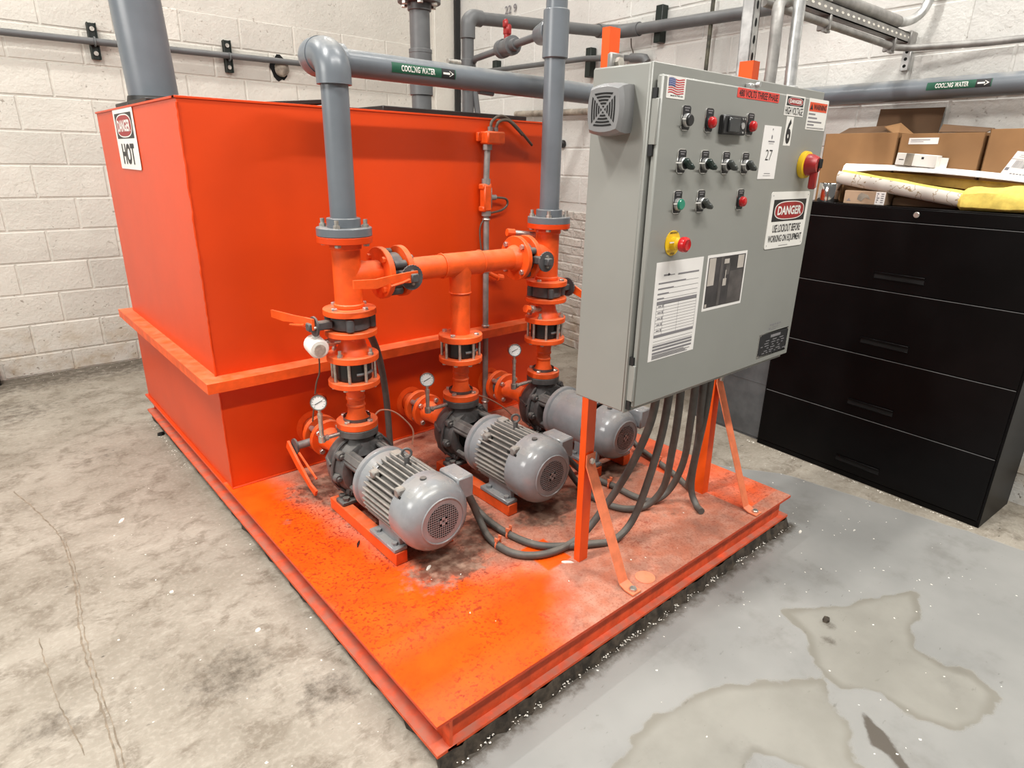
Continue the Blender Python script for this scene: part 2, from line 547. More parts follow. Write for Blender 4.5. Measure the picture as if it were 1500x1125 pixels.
def pieces(mb):
    """split a builder into its far-apart pieces (loose islands that are near each other stay together)"""
    n = len(mb.v)
    par = list(range(n))

    def find(a):
        while par[a] != a:
            par[a] = par[par[a]]
            a = par[a]
        return a
    for f in mb.f:
        r0 = find(f[0])
        for k in f[1:]:
            par[find(k)] = r0
    isl = {}
    for a in range(n):
        isl.setdefault(find(a), []).append(a)
    if len(isl) < 2 or len(isl) > 60:
        return [mb]
    ks = list(isl)
    P = np.array(mb.v)
    lo = np.array([P[isl[k]].min(0) for k in ks])
    hi = np.array([P[isl[k]].max(0) for k in ks])
    sz = (hi - lo).max(1)
    grp = list(range(len(ks)))
    for a in range(len(ks)):
        for b in range(a + 1, len(ks)):
            gap = np.maximum(0, np.maximum(lo[a] - hi[b], lo[b] - hi[a]))
            if np.sqrt((gap ** 2).sum()) <= max(0.02, 0.5 * max(sz[a], sz[b])):
                ga, gb = grp[a], grp[b]
                grp = [ga if g == gb else g for g in grp]
    if len(set(grp)) == 1:
        return [mb]
    out = []
    for g in dict.fromkeys(grp):
        keep = {v for k, q in zip(ks, grp) if q == g for v in isl[k]}
        idx = {v: i for i, v in enumerate(sorted(keep))}
        q = MB()
        q.v = [mb.v[v] for v in sorted(keep)]
        q.f = [tuple(idx[v] for v in f) for f in mb.f if f[0] in keep]
        out.append(q)
    return out


def solo(name, mb, mat, label, cat, loc, group=None, smooth=True):
    """a thing that is one mesh"""
    me = mb.mesh(name, mat, smooth)
    me.transform(Matrix.Translation(-V(loc)))
    o = bpy.data.objects.new(name, me)
    COL.objects.link(o)
    o.location = loc
    WM[o.name] = Matrix.Translation(V(loc))
    o['label'] = label
    o['category'] = cat
    if group:
        o['group'] = group
    return o


def inst(name, me, parent, mt, label=None):
    o = bpy.data.objects.new(name, me)
    COL.objects.link(o)
    o.parent = parent
    o.matrix_local = WM[parent.name].inverted() @ mt
    WM[o.name] = mt.copy()
    if label:
        o['label'] = label
    return o


def orient(p, axis):
    a, u, w2 = frame(axis)
    mt = Matrix((u, w2, a)).transposed().to_4x4()
    mt.translation = V(p)
    return mt


def smoothpts(pts, k=6):
    """Catmull-Rom through the points"""
    P = [V(p) for p in pts]
    P = [P[0] * 2 - P[1]] + P + [P[-1] * 2 - P[-2]]
    out = []
    for i in range(1, len(P) - 2):
        for j in range(k):
            t = j / k
            a, b, c, d = P[i - 1], P[i], P[i + 1], P[i + 2]
            out.append(0.5 * ((2 * b) + (c - a) * t + (2 * a - 5 * b + 4 * c - d) * t * t + (3 * b - a - 3 * c + d) * t ** 3))
    out.append(P[-2])
    return out


def bend(p, d0, d1, r, k=8):
    """points of a 90 degree bend centred on corner p from direction d0 to d1"""
    p, d0, d1 = V(p), V(d0).normalized(), V(d1).normalized()
    c = p - d0 * r + d1 * r
    return [c - d1 * r * math.cos(t) + d0 * r * math.sin(t) for t in [PI / 2 * i / k for i in range(k + 1)]]


_tc = {}


def text_mesh(body, bold=0.02):
    key = (body, bold)
    if key not in _tc:
        cu = bpy.data.curves.new('txt', 'FONT')
        cu.body = body
        cu.offset = bold
        cu.align_x = 'LEFT'
        cu.resolution_u = 3
        o = bpy.data.objects.new('txt', cu)
        COL.objects.link(o)
        dg = bpy.context.evaluated_depsgraph_get()
        me = bpy.data.meshes.new_from_object(o.evaluated_get(dg))
        vs = [(v.co.x, v.co.y) for v in me.vertices]
        fs = [tuple(p.vertices) for p in me.polygons]
        bpy.data.objects.remove(o)
        bpy.data.curves.remove(cu)
        bpy.data.meshes.remove(me)
        x0, x1 = min(a for a, b in vs), max(a for a, b in vs)
        y0, y1 = min(b for a, b in vs), max(b for a, b in vs)
        _tc[key] = ([((a - x0) / (x1 - x0), (b - y0) / (y1 - y0)) for a, b in vs], fs)
    return _tc[key]


class Plane2:
    """flat print: coordinates a along u and b along v, lifted e along the normal"""

    def __init__(s, o, u, v2):
        s.o, s.u, s.v = V(o), V(u).normalized(), V(v2).normalized()
        s.n = s.u.cross(s.v)

    def p(s, a, b, e=0.0):
        return tuple(s.o + s.u * a + s.v * b + s.n * e)

    def rect(s, mb, a0, b0, a1, b1, e):
        return mb.quad([s.p(a0, b0, e), s.p(a1, b0, e), s.p(a1, b1, e), s.p(a0, b1, e)])

    def poly(s, mb, pts, e):
        return mb.quad([s.p(a, b, e) for a, b in pts])

    def ellipse(s, mb, ca, cb, ra, rb, e, n=28, pw=1.0):
        pts = []
        for i in range(n):
            t = 2 * PI * i / n
            c, d = math.cos(t), math.sin(t)
            pts.append((ca + ra * math.copysign(abs(c) ** pw, c), cb + rb * math.copysign(abs(d) ** pw, d)))
        return s.poly(mb, pts, e)

    def slab(s, mb, a0, b0, a1, b1, th, r=0.0):
        pts = rrect(a0, b0, a1, b1, r)
        return mb.prism(pts, s.o, s.u, s.v, s.n * th)

    def text(s, mb, body, a0, b0, a1, b1, e, bold=0.02):
        vs, fs = text_mesh(body, bold)
        return mb.add([s.p(a0 + x * (a1 - a0), b0 + y * (b1 - b0), e) for x, y in vs], fs)


def rrect(a0, b0, a1, b1, r, k=4):
    if r <= 0:
        return [(a0, b0), (a1, b0), (a1, b1), (a0, b1)]
    out = []
    for cx, cy, t0 in ((a1 - r, b0 + r, -PI / 2), (a1 - r, b1 - r, 0), (a0 + r, b1 - r, PI / 2), (a0 + r, b0 + r, PI)):
        for i in range(k + 1):
            t = t0 + PI / 2 * i / k
            out.append((cx + r * math.cos(t), cy + r * math.sin(t)))
    return out


# ------------------------------------------------------------------ polygon masks for painted / worn zones
def sdist(px, py, poly):
    """signed distance, positive inside"""
    P = np.array(poly, float)
    d = np.full(px.shape, 1e9)
    ins = np.zeros(px.shape, bool)
    for i in range(len(P)):
        a, b = P[i], P[(i + 1) % len(P)]
        e = b - a
        t = np.clip(((px - a[0]) * e[0] + (py - a[1]) * e[1]) / (e @ e), 0, 1)
        d = np.minimum(d, np.hypot(px - a[0] - t * e[0], py - a[1] - t * e[1]))
        cnd = ((a[1] > py) != (b[1] > py))
        with np.errstate(divide='ignore', invalid='ignore'):
            xi = (b[0] - a[0]) * (py - a[1]) / (b[1] - a[1] + 1e-12) + a[0]
        ins ^= cnd & (px < xi)
    return np.where(ins, d, -d)


def soft(d, wd):
    return np.clip(0.5 + 0.5 * d / wd, 0, 1)


def polyline(px, py, pts):
    d = np.full(px.shape, 1e9)
    for a, b in zip(pts, pts[1:]):
        a, b = np.array(a, float), np.array(b, float)
        e = b - a
        t = np.clip(((px - a[0]) * e[0] + (py - a[1]) * e[1]) / (e @ e), 0, 1)
        d = np.minimum(d, np.hypot(px - a[0] - t * e[0], py - a[1] - t * e[1]))
    return d


def zoned_grid(name, xs, ys, z, chans, mat):
    nx, ny = len(xs), len(ys)
    X, Y = np.meshgrid(xs, ys)
    X, Y = X.ravel(), Y.ravel()
    me = bpy.data.meshes.new(name)
    vs = np.stack([X, Y, np.full_like(X, z)], 1)
    fs = [(j * nx + i, j * nx + i + 1, (j + 1) * nx + i + 1, (j + 1) * nx + i) for j in range(ny - 1) for i in range(nx - 1)]
    me.from_pydata(vs.tolist(), [], fs)
    r, g, b = chans(X, Y)
    at = me.color_attributes.new('zones', 'FLOAT_COLOR', 'POINT')
    at.data.foreach_set('color', np.stack([r, g, b, np.ones_like(r)], 1).astype(np.float32).ravel())
    me.materials.append(M[mat])
    return me


# ------------------------------------------------------------------ floor
FX0, FX1, FY0, FY1 = -2.6, 4.0, -1.6, 5.4
PAINT = [(0.85, -1.6), (3.0, -1.6), (3.06, 0.25), (3.05, 0.46), (2.93, 1.25), (2.75, 1.5), (2.52, 1.45), (2.45, 0.99), (0.70, 0.98), (0.60, 0.80), (0.7, 0.3)]
WORN = [[(1.93, 0.72), (2.02, 0.68), (2.14, 0.60), (2.30, 0.54), (2.40, 0.47), (2.28, 0.41), (2.17, 0.40), (2.09, 0.36), (2.07, 0.28), (2.10, 0.21), (2.06, 0.14),
         (1.91, 0.13), (1.83, 0.17), (1.79, 0.25), (1.79, 0.36), (1.73, 0.45), (1.76, 0.54), (1.88, 0.62)],
        [(1.72, 0.50), (1.63, 0.56), (1.47, 0.68), (1.39, 0.71), (1.26, 0.74), (1.12, 0.74), (0.95, 0.70), (0.85, 0.5), (1.1, 0.45), (1.33, 0.50), (1.38, 0.38), (1.43, 0.26),
         (1.48, 0.25), (1.51, 0.33), (1.60, 0.36)]]
STAIN = [(1.690, .372), (1.672, .33), (1.662, .295), (1.625, .255), (1.585, .20), (1.50, .09), (1.47, .10), (1.555, .205), (1.592, .268), (1.592, .31), (1.64, .345)]
CRACKS = [[(-0.035, 3.397), (0.03, 3.1), (0.075, 2.811), (0.072, 2.476), (0.044, 2.135), (0.04, 1.849), (0.04, 1.522), (0.03, 1.2)], [(-0.06, 2.2), (-0.05, 1.9), (-0.02, 1.62)]]


def floor_chans(X, Y):
    p = soft(sdist(X, Y, PAINT), 0.05)
    w2 = np.maximum(soft(sdist(X, Y, WORN[0]), 0.10), soft(sdist(X, Y, WORN[1]), 0.10))
    d = soft(sdist(X, Y, STAIN), 0.015) * 1.3
    # darker band round the skid base and cabinet foot; dirt along the back wall
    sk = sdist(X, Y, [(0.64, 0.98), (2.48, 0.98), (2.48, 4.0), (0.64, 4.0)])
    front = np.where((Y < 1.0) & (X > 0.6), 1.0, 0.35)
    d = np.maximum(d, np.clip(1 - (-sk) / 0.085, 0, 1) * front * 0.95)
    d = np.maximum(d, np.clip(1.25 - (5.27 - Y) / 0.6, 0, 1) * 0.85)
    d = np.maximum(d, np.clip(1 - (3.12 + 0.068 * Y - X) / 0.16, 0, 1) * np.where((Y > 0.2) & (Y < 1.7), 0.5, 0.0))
    for cx, cy, rr, kk in ((0.36, 1.66, 0.24, 0.68), (0.55, 1.42, 0.17, 0.70), (-0.08, 1.78, 0.16, 0.62), (0.20, 1.9, 0.10, 0.5), (0.05, 4.55, 0.5, 0.62), (0.30, 3.6, 0.3, 0.5), (1.98, 0.60, 0.045, 0.8), (1.90, 0.56, 0.06, 0.62), (2.05, 0.85, 0.12, 0.5),
                           (1.85, 0.87, 0.10, 0.55), (1.33, 0.45, 0.05, 0.5), (0.35, 4.6, 0.5, 0.5), (0.1, 3.9, 0.35, 0.42), (1.12, 0.5, 0.05, 0.45), (3.0, 2.6, 0.5, 0.45), (-0.1, 4.6, 0.3, 0.5)):
        d = np.maximum(d, np.clip(1.25 - np.hypot(X - cx, Y - cy) / rr, 0, 1) * kk)
    return p, w2, d


xs = np.concatenate([np.arange(FX0, -0.4, 0.2), np.arange(-0.4, 4.02, 0.0125)])
ys = np.concatenate([np.arange(FY0, -0.1, 0.2), np.arange(-0.1, 3.0, 0.0125), np.arange(3.0, 5.42, 0.03)])
me = zoned_grid('floor', xs, ys, 0.0, floor_chans, 'floor')
floor = bpy.data.objects.new('floor', me)
COL.objects.link(floor)
floor['kind'] = 'structure'

def ribbon(pts, wd, z, seed):
    rn = random.Random(seed)
    P = smoothpts([(a, b, z) for a, b in pts], 14)
    vs, fs = [], []
    for i, p in enumerate(P):
        d = (P[min(i + 1, len(P) - 1)] - P[max(i - 1, 0)]).normalized()
        nrm = V((-d.y, d.x, 0))
        w_ = wd * rn.uniform(.35, 1.0)
        j_ = rn.uniform(-.0025, .0025)
        vs += [tuple(p + nrm * (j_ + w_)), tuple(p + nrm * (j_ - w_))]
    for i in range(len(P) - 1):
        fs.append((2 * i, 2 * i + 1, 2 * i + 3, 2 * i + 2))
    return MB().add(vs, fs)


WM[floor.name] = Matrix.Identity(4)
for i, c in enumerate(CRACKS):
    obj('floor_crack', ribbon(c, (.0036, .0022, .0016)[i], .0006, i), 'crackfill', floor, smooth=False)
if True:
    obj('floor_crack', ribbon([(a + .012, b + .01) for a, b in CRACKS[0][2:]], .0026, .0006, 9), 'crackfill', floor, smooth=False)

# ------------------------------------------------------------------ walls of painted block
YB = 5.27
SL = 0.0734
WX = 3.475
ang = math.atan(SL)
# frame of the right wall: s runs along +Y (away from the camera), n points into the room
RD = V((SL, 1, 0)).normalized()
RN = V((-1, SL, 0)).normalized()
R0 = V((WX, 0, 0))
RM = Matrix((RD, -RN, V((0, 0, 1)))).transposed().to_4x4()   # local x = along, y = into the wall, z = up
RM.translation = R0


def wall_obj(name, mb, mat):
    o = obj(name, mb, mat)
    o['kind'] = 'structure'
    return o


back = wall_obj('wall_back', MB().bx(-1.6, 3.95, YB + 0.005, YB + 0.12, 0, 3.2), 'wall')
right = wall_obj('wall_right', MB().bx(-1.0, 5.27, 0.005, 0.12, 0, 3.2, mt=RM), 'wallr')


def block_mesh(name, L, H, mat, k, amp=0.0):
    """front face at y=0, body towards +y; chamfered front, slight unevenness"""
    rnd = random.Random(k)
    b = 0.0035 if amp == 0 else 0.006
    pts = []
    for (i, j) in ((0, 0), (1, 0), (2, 0), (3, 0), (0, 1), (1, 1), (2, 1), (3, 1)):
        x = [b, L * 0.33, L * 0.66, L - b][i]
        z = [b, H - b][j]
        pts.append((x + rnd.uniform(-amp, amp), rnd.uniform(-0.6, 0.6) * amp, z + rnd.uniform(-amp, amp) * 0.6))
    back_ = [(0, 0.02, 0), (L, 0.02, 0), (L, 0.02, H), (0, 0.02, H)]
    mid = [(0, b, 0), (L, b, 0), (L, b, H), (0, b, H)]
    vs = pts + mid + back_
    fs = [(0, 1, 5, 4), (1, 2, 6, 5), (2, 3, 7, 6), (8, 9, 3, 2, 1, 0), (9, 10, 7, 3), (10, 11, 4, 5, 6, 7), (11, 8, 0, 4), (8, 12, 13, 9), (9, 13, 14, 10), (10, 14, 15, 11), (11, 15, 12, 8)]
    return MB().add(vs, fs).mesh(name, mat, False)


HB = 0.206
JT = 0.007
bm_ = [block_mesh('block', 0.407 - JT, HB - JT, 'wall', k, 0.0012) for k in range(4)]
b0_ = [block_mesh('block', 0.407 - JT, 0.147 - JT, 'wall', k, 0.0015) for k in range(2)]
for r in range(12):
    z0 = 0.0 if r == 0 else 0.147 + HB * (r - 1)
    off = 0.47 if r % 2 == 0 else 0.267
    k = -3
    while True:
        x0 = off + 0.407 * k
        if x0 > 3.55:
            break
        if x0 > -0.75 and x0 + 0.407 < 3.97:
            me = (b0_ if r == 0 else bm_)[random.randrange(2 if r == 0 else 4)]
            inst('block', me, back, Matrix.Translation((x0, YB + random.uniform(-0.0008, 0.0008), z0 + JT / 2)))
        k += 1
# right wall: block above, old brick below at the far end
ZB = 1.05
bw_ = [block_mesh('block', 0.407 - JT, 0.2035 - JT, 'wallr', k + 10, 0.0014) for k in range(4)]
for r in range(13):
    z0 = 0.1425 + 0.2035 * (r - 1) if r else 0.0
    hgt = 0.1425 if r == 0 else 0.2035
    if z0 < 0:
        continue
    off = 0.10 if r % 2 == 0 else 0.3035
    for k in range(-2, 14):
        s0 = off + 0.407 * k - 0.25
        if s0 < -0.6 or s0 > 5.0:
            continue
        if z0 < ZB - 0.05 and s0 > 2.2:
            continue
        if r == 0:
            continue
        inst('block', bw_[random.randrange(4)], right, RM @ Matrix.Translation((s0, 0, z0 + JT / 2)))
bk_ = [block_mesh('brick', 0.212 - 0.008, 0.0690 - 0.008, 'brick', k + 30, 0.005) for k in range(6)]
for r in range(16):
    for k in range(0, 13):
        s0 = 2.62 + 0.212 * k + (0.106 if r % 2 else 0)
        if s0 > 5.1:
            continue
        inst('brick', bk_[random.randrange(6)], right, RM @ Matrix.Translation((s0, random.uniform(-0.006, 0.002), 0.003 + 0.0690 * r)))
# pilaster in the corner and the dark joint beside it
wall_obj('trim_1', MB().bx(3.60, 3.815, YB - 0.03, YB + 0.01, 0, 3.2, 0.004), 'wall')
wall_obj('trim_2', MB().bx(3.80, 3.85, YB - 0.07, YB - 0.045, 0, 3.2), 'black')

# ------------------------------------------------------------------ skid: plate on channel beams over a dirty grout bed
SX0, SX1, SY0, SY1, ZT = 0.650, 2.467, 0.995, 3.972, 0.15
skid = thing('skid_base', 'orange painted steel skid platform carrying tank and pumps on the floor', 'platform', (1.55, 2.4, 0.0))
VIVID = [(0.60, 2.6), (0.60, 0.9), (1.02, 0.9), (1.12, 1.04), (1.24, 1.16), (1.30, 1.27), (1.16, 1.37), (1.03, 1.42), (0.93, 1.62), (0.86, 2.0), (0.80, 2.6)]


def deck_chans(X, Y):
    dv = sdist(X, Y, VIVID)
    dust = 1 - soft(dv, 0.12)
    dust = np.maximum(dust, np.clip((X - 0.86) / 0.5, 0, 1) * 0.35)
    dust = np.where((X > 1.30) & (X < 1.42) & (Y > 1.28) & (Y < 1.43), dust * 0.25, dust)   # a clean streak
    dust = np.where((X > 2.2) & (Y > 1.05), dust * 0.55, dust)
    g = np.zeros_like(X)
    for cx, cy, rx, ry, k in ((1.05, 1.52, 0.20, 0.14, 0.95), (1.22, 1.58, 0.14, 0.16, 0.75), (1.30, 2.05, 0.22, 0.45, 0.9), (1.30, 1.70, 0.16, 0.2, 0.7), (1.8, 2.1, 0.22, 0.4, 0.85), (1.72, 1.58, 0.22, 0.13, 0.75),
                              (1.55, 1.55, 0.20, 0.15, 0.8), (2.05, 1.62, 0.22, 0.16, 0.75), (2.28, 1.7, 0.12, 0.3, 0.35), (1.0, 2.3, 0.25, 0.14, 0.8), (0.92, 2.05, 0.05, 0.28, 0.6), (0.93, 1.72, 0.05, 0.3, 0.55), (1.6, 1.2, 0.3, 0.12, 0.22), (1.42, 1.06, 0.05, 0.04, 0.5), (1.95, 1.25, 0.3, 0.12, 0.35), (0.74, 2.13, 0.03, 0.03, 0.6)):
        g = np.maximum(g, np.clip(1.3 - np.hypot((X - cx) / rx, (Y - cy) / ry), 0, 1) * k)
    sp = np.clip(1.15 - np.hypot((X - 0.86) / 0.30, (Y - 1.75) / 0.95), 0, 1) * 1.2
    return dust, g, sp


xs = np.arange(SX0, SX1 + 0.001, (SX1 - SX0) / 140)
ys = np.arange(SY0, 2.60, 0.0125)
me = zoned_grid('deck_plate', xs, ys, ZT, deck_chans, 'deck')
me.transform(WM[skid.name].inverted())
deck = bpy.data.objects.new('deck_plate', me)
COL.objects.link(deck)
deck.parent = skid
WM[deck.name] = WM[skid.name].copy()
obj('deck_edge', MB().bx(SX0, SX1, SY0, SY1, ZT - 0.011, ZT - 0.0006, 0.001), 'orange', skid)
# four channels: web recessed, lower flange proud
for (a0, a1, b0, b1, side) in ((SX0, SX0 + 0.06, SY0, SY1, 'l'), (SX1 - 0.06, SX1, SY0, SY1, 'r'), (SX0, SX1, SY0, SY0 + 0.055, 'f'), (SX0, SX1, SY1 - 0.05, SY1, 'b')):
    mb = MB()
    ins = 0.040
    if side == 'l':
        mb.bx(a0 + ins, a0 + ins + 0.008, b0 + 0.001, b1, 0.05, ZT - 0.011).bx(a0 - 0.002, a0 + 0.06, b0 - 0.002, b1, 0.046, 0.057, 0.001)
    elif side == 'r':
        mb.bx(a1 - ins - 0.008, a1 - ins, b0 + 0.03, b1, 0.05, ZT - 0.011).bx(a1 - 0.06, a1 + 0.002, b0, b1, 0.046, 0.057, 0.001)
    elif side == 'f':
        mb.bx(a0 + ins, a1 - ins, b0 + 0.022, b0 + 0.030, 0.05, ZT - 0.011).bx(a0 + 0.03, a1, b0 - 0.002, b0 + 0.05, 0.0462, 0.0568, 0.001)
        mb.bx(a0 + ins - 0.002, a0 + ins + 0.008, b0, b0 + 0.03, 0.055, ZT - 0.011)
    else:
        mb.bx(a0 + 0.03, a1 - 0.03, b1 - 0.03, b1 - 0.022, 0.05, ZT - 0.011).bx(a0, a1, b1 - 0.05, b1, 0.0462, 0.0568)
    obj('channel_beam', mb, 'beam_dusty', skid)
obj('knockout_disc', MB().cyl((1.53, 1.04, ZT - 0.001), (1.53, 1.04, ZT + 0.0015), 0.034, n=28), 'orange_brace', skid, 'pale round patch on the deck')
# grout bed with a ragged outline
rnd = random.Random(3)
poly = []
for (xa, ya), (xb, yb) in zip([(SX0 + .01, SY0 - .002), (SX1 - .01, SY0 - .002), (SX1 - .01, SY1 - .01), (SX0 + .025, SY1 - .01)], [(SX1 - .01, SY0 - .002), (SX1 - .01, SY1 - .01), (SX0 + .025, SY1 - .01), (SX0 + .025, SY0 + .02)]):
    n = 60
    for i in range(n):
        t = i / n
        poly.append((xa + (xb - xa) * t + rnd.uniform(-.007, .007), ya + (yb - ya) * t + rnd.uniform(-.007, .007)))
mb = MB()
n = len(poly)
cx, cy = 1.55, 2.4
lo = [(cx + (a - cx) * 1.008 + rnd.uniform(-.006, .006), cy + (b - cy) * 1.006 + rnd.uniform(-.01, .004), 0.0) for a, b in poly]
mb.add([(a, b, 0.0465) for a, b in poly] + lo, [(i, i + n, (i + 1) % n + n, (i + 1) % n) for i in range(n)])
obj('grout_bed', mb, 'dustgrout', skid, 'dirty crumbling grout bed')

# ------------------------------------------------------------------ tank
TX0, TX1, TY0, TY1, TZ = 0.665, 2.412, 2.519, 3.96, 1.653
tank = thing('orange_tank', 'large orange steel water tank with black lids at the back of the skid', 'tank', (1.54, 3.2, ZT))
obj('lower_body', MB().bx(TX0, TX1, TY0, TY1, ZT, 0.62, 0.002), 'orange', tank)
mb = MB()
mb.bx(TX0, TX1, TY0, TY1, 0.64, TZ, 0.003)
obj('upper_body', mb, 'orange', tank)
obj('top_rim', MB().bx(TX0 - .006, TX1 + .004, TY0 - .004, TY0 + .03, TZ - .004, TZ + .004, .001).bx(TX0 - .006, TX0 + .03, TY0, TY1, TZ - .004, TZ + .004, .001).bx(TX1 - .03, TX1 + .004, TY0, TY1, TZ - .004, TZ + .004), 'orange', tank)
L0 = 0.060
lg = MB().prism([(TX0 - L0, TY0 - .085), (TX1 + L0, TY0 - .085), (TX1 + L0, TY1 + L0), (TX1 - .01, TY1 + L0), (TX1 - .01, TY0 + .01), (TX0 + .01, TY0 + .01), (TX0 + .01, TY1 + L0), (TX0 - L0, TY1 + L0)], (0, 0, .608), (1, 0, 0), (0, 1, 0), (0, 0, .041))
obj('ledge', lg, 'orange_dusty', tank)
# weld bead up the front corner
pts = [(TX0 - .001 + random.uniform(-.0015, .0015), TY0 - .001 + random.uniform(-.0015, .0015), 0.65 + i * 0.0145) for i in range(69)]
obj('weld_bead', MB().tube(pts, [0.004 + random.uniform(-.001, .0016) for _ in pts], 6), 'orange', tank)
pts = [(TX0 + .001 + random.uniform(-.001, .001), TY0 - .001, ZT + i * 0.015) for i in range(31)]
obj('weld_bead', MB().tube(pts, 0.0035, 6), 'orange', tank)
obj('weld_bead', MB().tube([(TX0 + i * 0.04, TY0 - .002, ZT + .003 + random.uniform(-.001, .001)) for i in range(44)], 0.005, 6), 'orange', tank)
# lids
obj('lid', MB().bx(1.51, 2.345, 2.60, 3.25, TZ, TZ + 0.030, 0.003), 'lid', tank)
mt = Matrix.Translation((1.12, 2.72, TZ + .004)) @ Matrix.Rotation(-0.10, 4, 'Y')
obj('lid', MB().box((0, 0.15, 0.012), (0.40, 0.45, 0.016), 0.002, mt), 'lid', tank, 'tilted black lid flap')
obj('lid', MB().bx(0.69, 1.02, 3.05, 3.62, TZ, TZ + 0.028, .003), 'lid', tank)
obj('lid', MB().bx(1.30, 1.45, 2.56, 3.0, TZ + .001, TZ + 0.010, .002), 'lid', tank)
# DANGER HOT sign, its lower part curling away from the tank side
S_W, S_H = 0.385, 0.252
sgn = Plane2((TX0 - 0.003, 3.556, 1.400), (0, -1, 0), (0, 0, 1))
hs = obj('danger_sign', sgn.slab(MB(), 0, 0, S_W, S_H, 0.0015, .008), 'white', tank, 'white DANGER HOT sign')
a = MB()
sgn.rect(a, 0.03, 0.128, S_W - 0.03, 0.232, 0.0021)
obj('sign_black_field', a, 'ink', hs)
a = MB()
sgn.ellipse(a, S_W / 2, 0.180, 0.150, 0.048, 0.0026, pw=0.75)
obj('sign_white_ring', a, 'white', hs)
a = MB()
sgn.ellipse(a, S_W / 2, 0.180, 0.142, 0.043, 0.0031, pw=0.75)
obj('sign_red_oval', a, 'dangerred', hs)
a = MB()
sgn.text(a, 'DANGER', 0.072, 0.156, S_W - 0.072, 0.204, 0.0036, 0.03)
obj('lettering', a, 'white', hs)
a = MB()
sgn.text(a, 'HOT', 0.075, 0.020, S_W - 0.070, 0.108, 0.0024, 0.04)
obj('lettering', a, 'ink', hs)

# ------------------------------------------------------------------ shared small hardware
HEX = MB().lathe((0, 0, 0), (0, 0, 1), [(0, 0), (0, 1.0), (0.75, 1.0), (0.9, 0.86), (0.9, 0)], 6).mesh('bolt', 'zinc', False)
STUD = MB().lathe((0, 0, 0), (0, 0, 1), [(0, 0), (0, 1.0), (0.9, 1.0), (0.9, .62), (2.3, 0.62), (2.3, 0)], 8).mesh('bolt', 'zinc', False)
HEXD = MB().lathe((0, 0, 0), (0, 0, 1), [(0, 0), (0, 1.0), (0.75, 1.0), (0.9, 0.86), (0.9, 0)], 6).mesh('bolt', 'castiron', False)
HEXO = MB().lathe((0, 0, 0), (0, 0, 1), [(0, 0), (0, 1.0), (0.75, 1.0), (0.9, 0.86), (0.9, 0)], 6).mesh('bolt', 'orange_dusty', False)


def bolts(parent, c, axis, R, n, r, me=None, ph=None):
    a, u, w2 = frame(axis)
    ph = PI / n if ph is None else ph
    for i in range(n):
        t = ph + 2 * PI * i / n
        p = V(c) + (u * math.cos(t) + w2 * math.sin(t)) * R
        inst('bolt', me or HEX, parent, orient(p, axis) @ Matrix.Scale(r, 4))


def flange(parent, p0, p1, R, mat='orange_dusty', n=40):
    return obj('flange', MB().cyl(p0, p1, R, n=n, bev=0.002), mat, parent)


# ------------------------------------------------------------------ grey plastic pipes
PX = [1.03, 1.527, 2.02]
PY = 2.075
AZ = 0.335
rp = 0.0445


def pipe_label(parent, o, axis, right_dir, r, L, Hh, zrot, arrow=True):
    """label wrapped on a pipe: axis runs the way the words read; zrot is the angle of its middle line"""
    axis = V(axis).normalized()
    up_ = V((0, 0, 1))
    side = V(right_dir).normalized()

    def P(a, b, e):
        th = zrot + b / r
        return tuple(V(o) + axis * a + (side * math.cos(th) + up_ * math.sin(th)) * (r + e))
    k = 8
    vs, fs = [], []
    for i in range(k + 1):
        b = -Hh / 2 + Hh * i / k
        vs += [P(0, b, 0.0008), P(L, b, 0.0008)]
    for i in range(k):
        fs.append((2 * i, 2 * i + 1, 2 * i + 3, 2 * i + 2))
    lb = obj('pipe_label', MB().add(vs, fs), 'labelgreen', parent, 'green COOLING WATER label')
    tv, tf = text_mesh('COOLING WATER', 0.03)
    t = MB().add([P(0.14 * L + x * 0.52 * L, -Hh * 0.30 + y * Hh * 0.60, 0.0014) for x, y in tv], tf)
    obj('lettering', t, 'white', lb)
    vs, fs = [], []
    for a0, a1 in ((0.765 * L, 0.985 * L),):
        for i in range(k + 1):
            b = -Hh * 0.5 + Hh * i / k
            vs += [P(a0, b, 0.0011), P(a1, b, 0.0011)]
        for i in range(k):
            fs.append((2 * i, 2 * i + 1, 2 * i + 3, 2 * i + 2))
    obj('label_dark_end', MB().add(vs, fs), 'ink', lb)
    am = MB()
    am.add([P(0.79 * L, -Hh * .1, .0016), P(0.90 * L, -Hh * .1, .0016), P(0.90 * L, Hh * .1, .0016), P(0.79 * L, Hh * .1, .0016)], [(0, 1, 2, 3)])
    am.add([P(0.895 * L, -Hh * .3, .0016), P(0.965 * L, 0, .0016), P(0.895 * L, Hh * .3, .0016)], [(0, 1, 2)])
    obj('arrow', am, 'white', lb)
    return lb


def pvc_flange(parent, x, y, z0):
    """hub and flange with studs standing on an orange flange"""
    obj('pipe_hub', MB().cyl((x, y, z0 + .028), (x, y, z0 + .060), 0.058, n=36, bev=.002), 'pvc', parent)
    flange(parent, (x, y, z0), (x, y, z0 + .029), 0.095, 'pvc')
    bolts(parent, (x, y, z0 + .029), (0, 0, 1), 0.076, 4, 0.012, STUD)


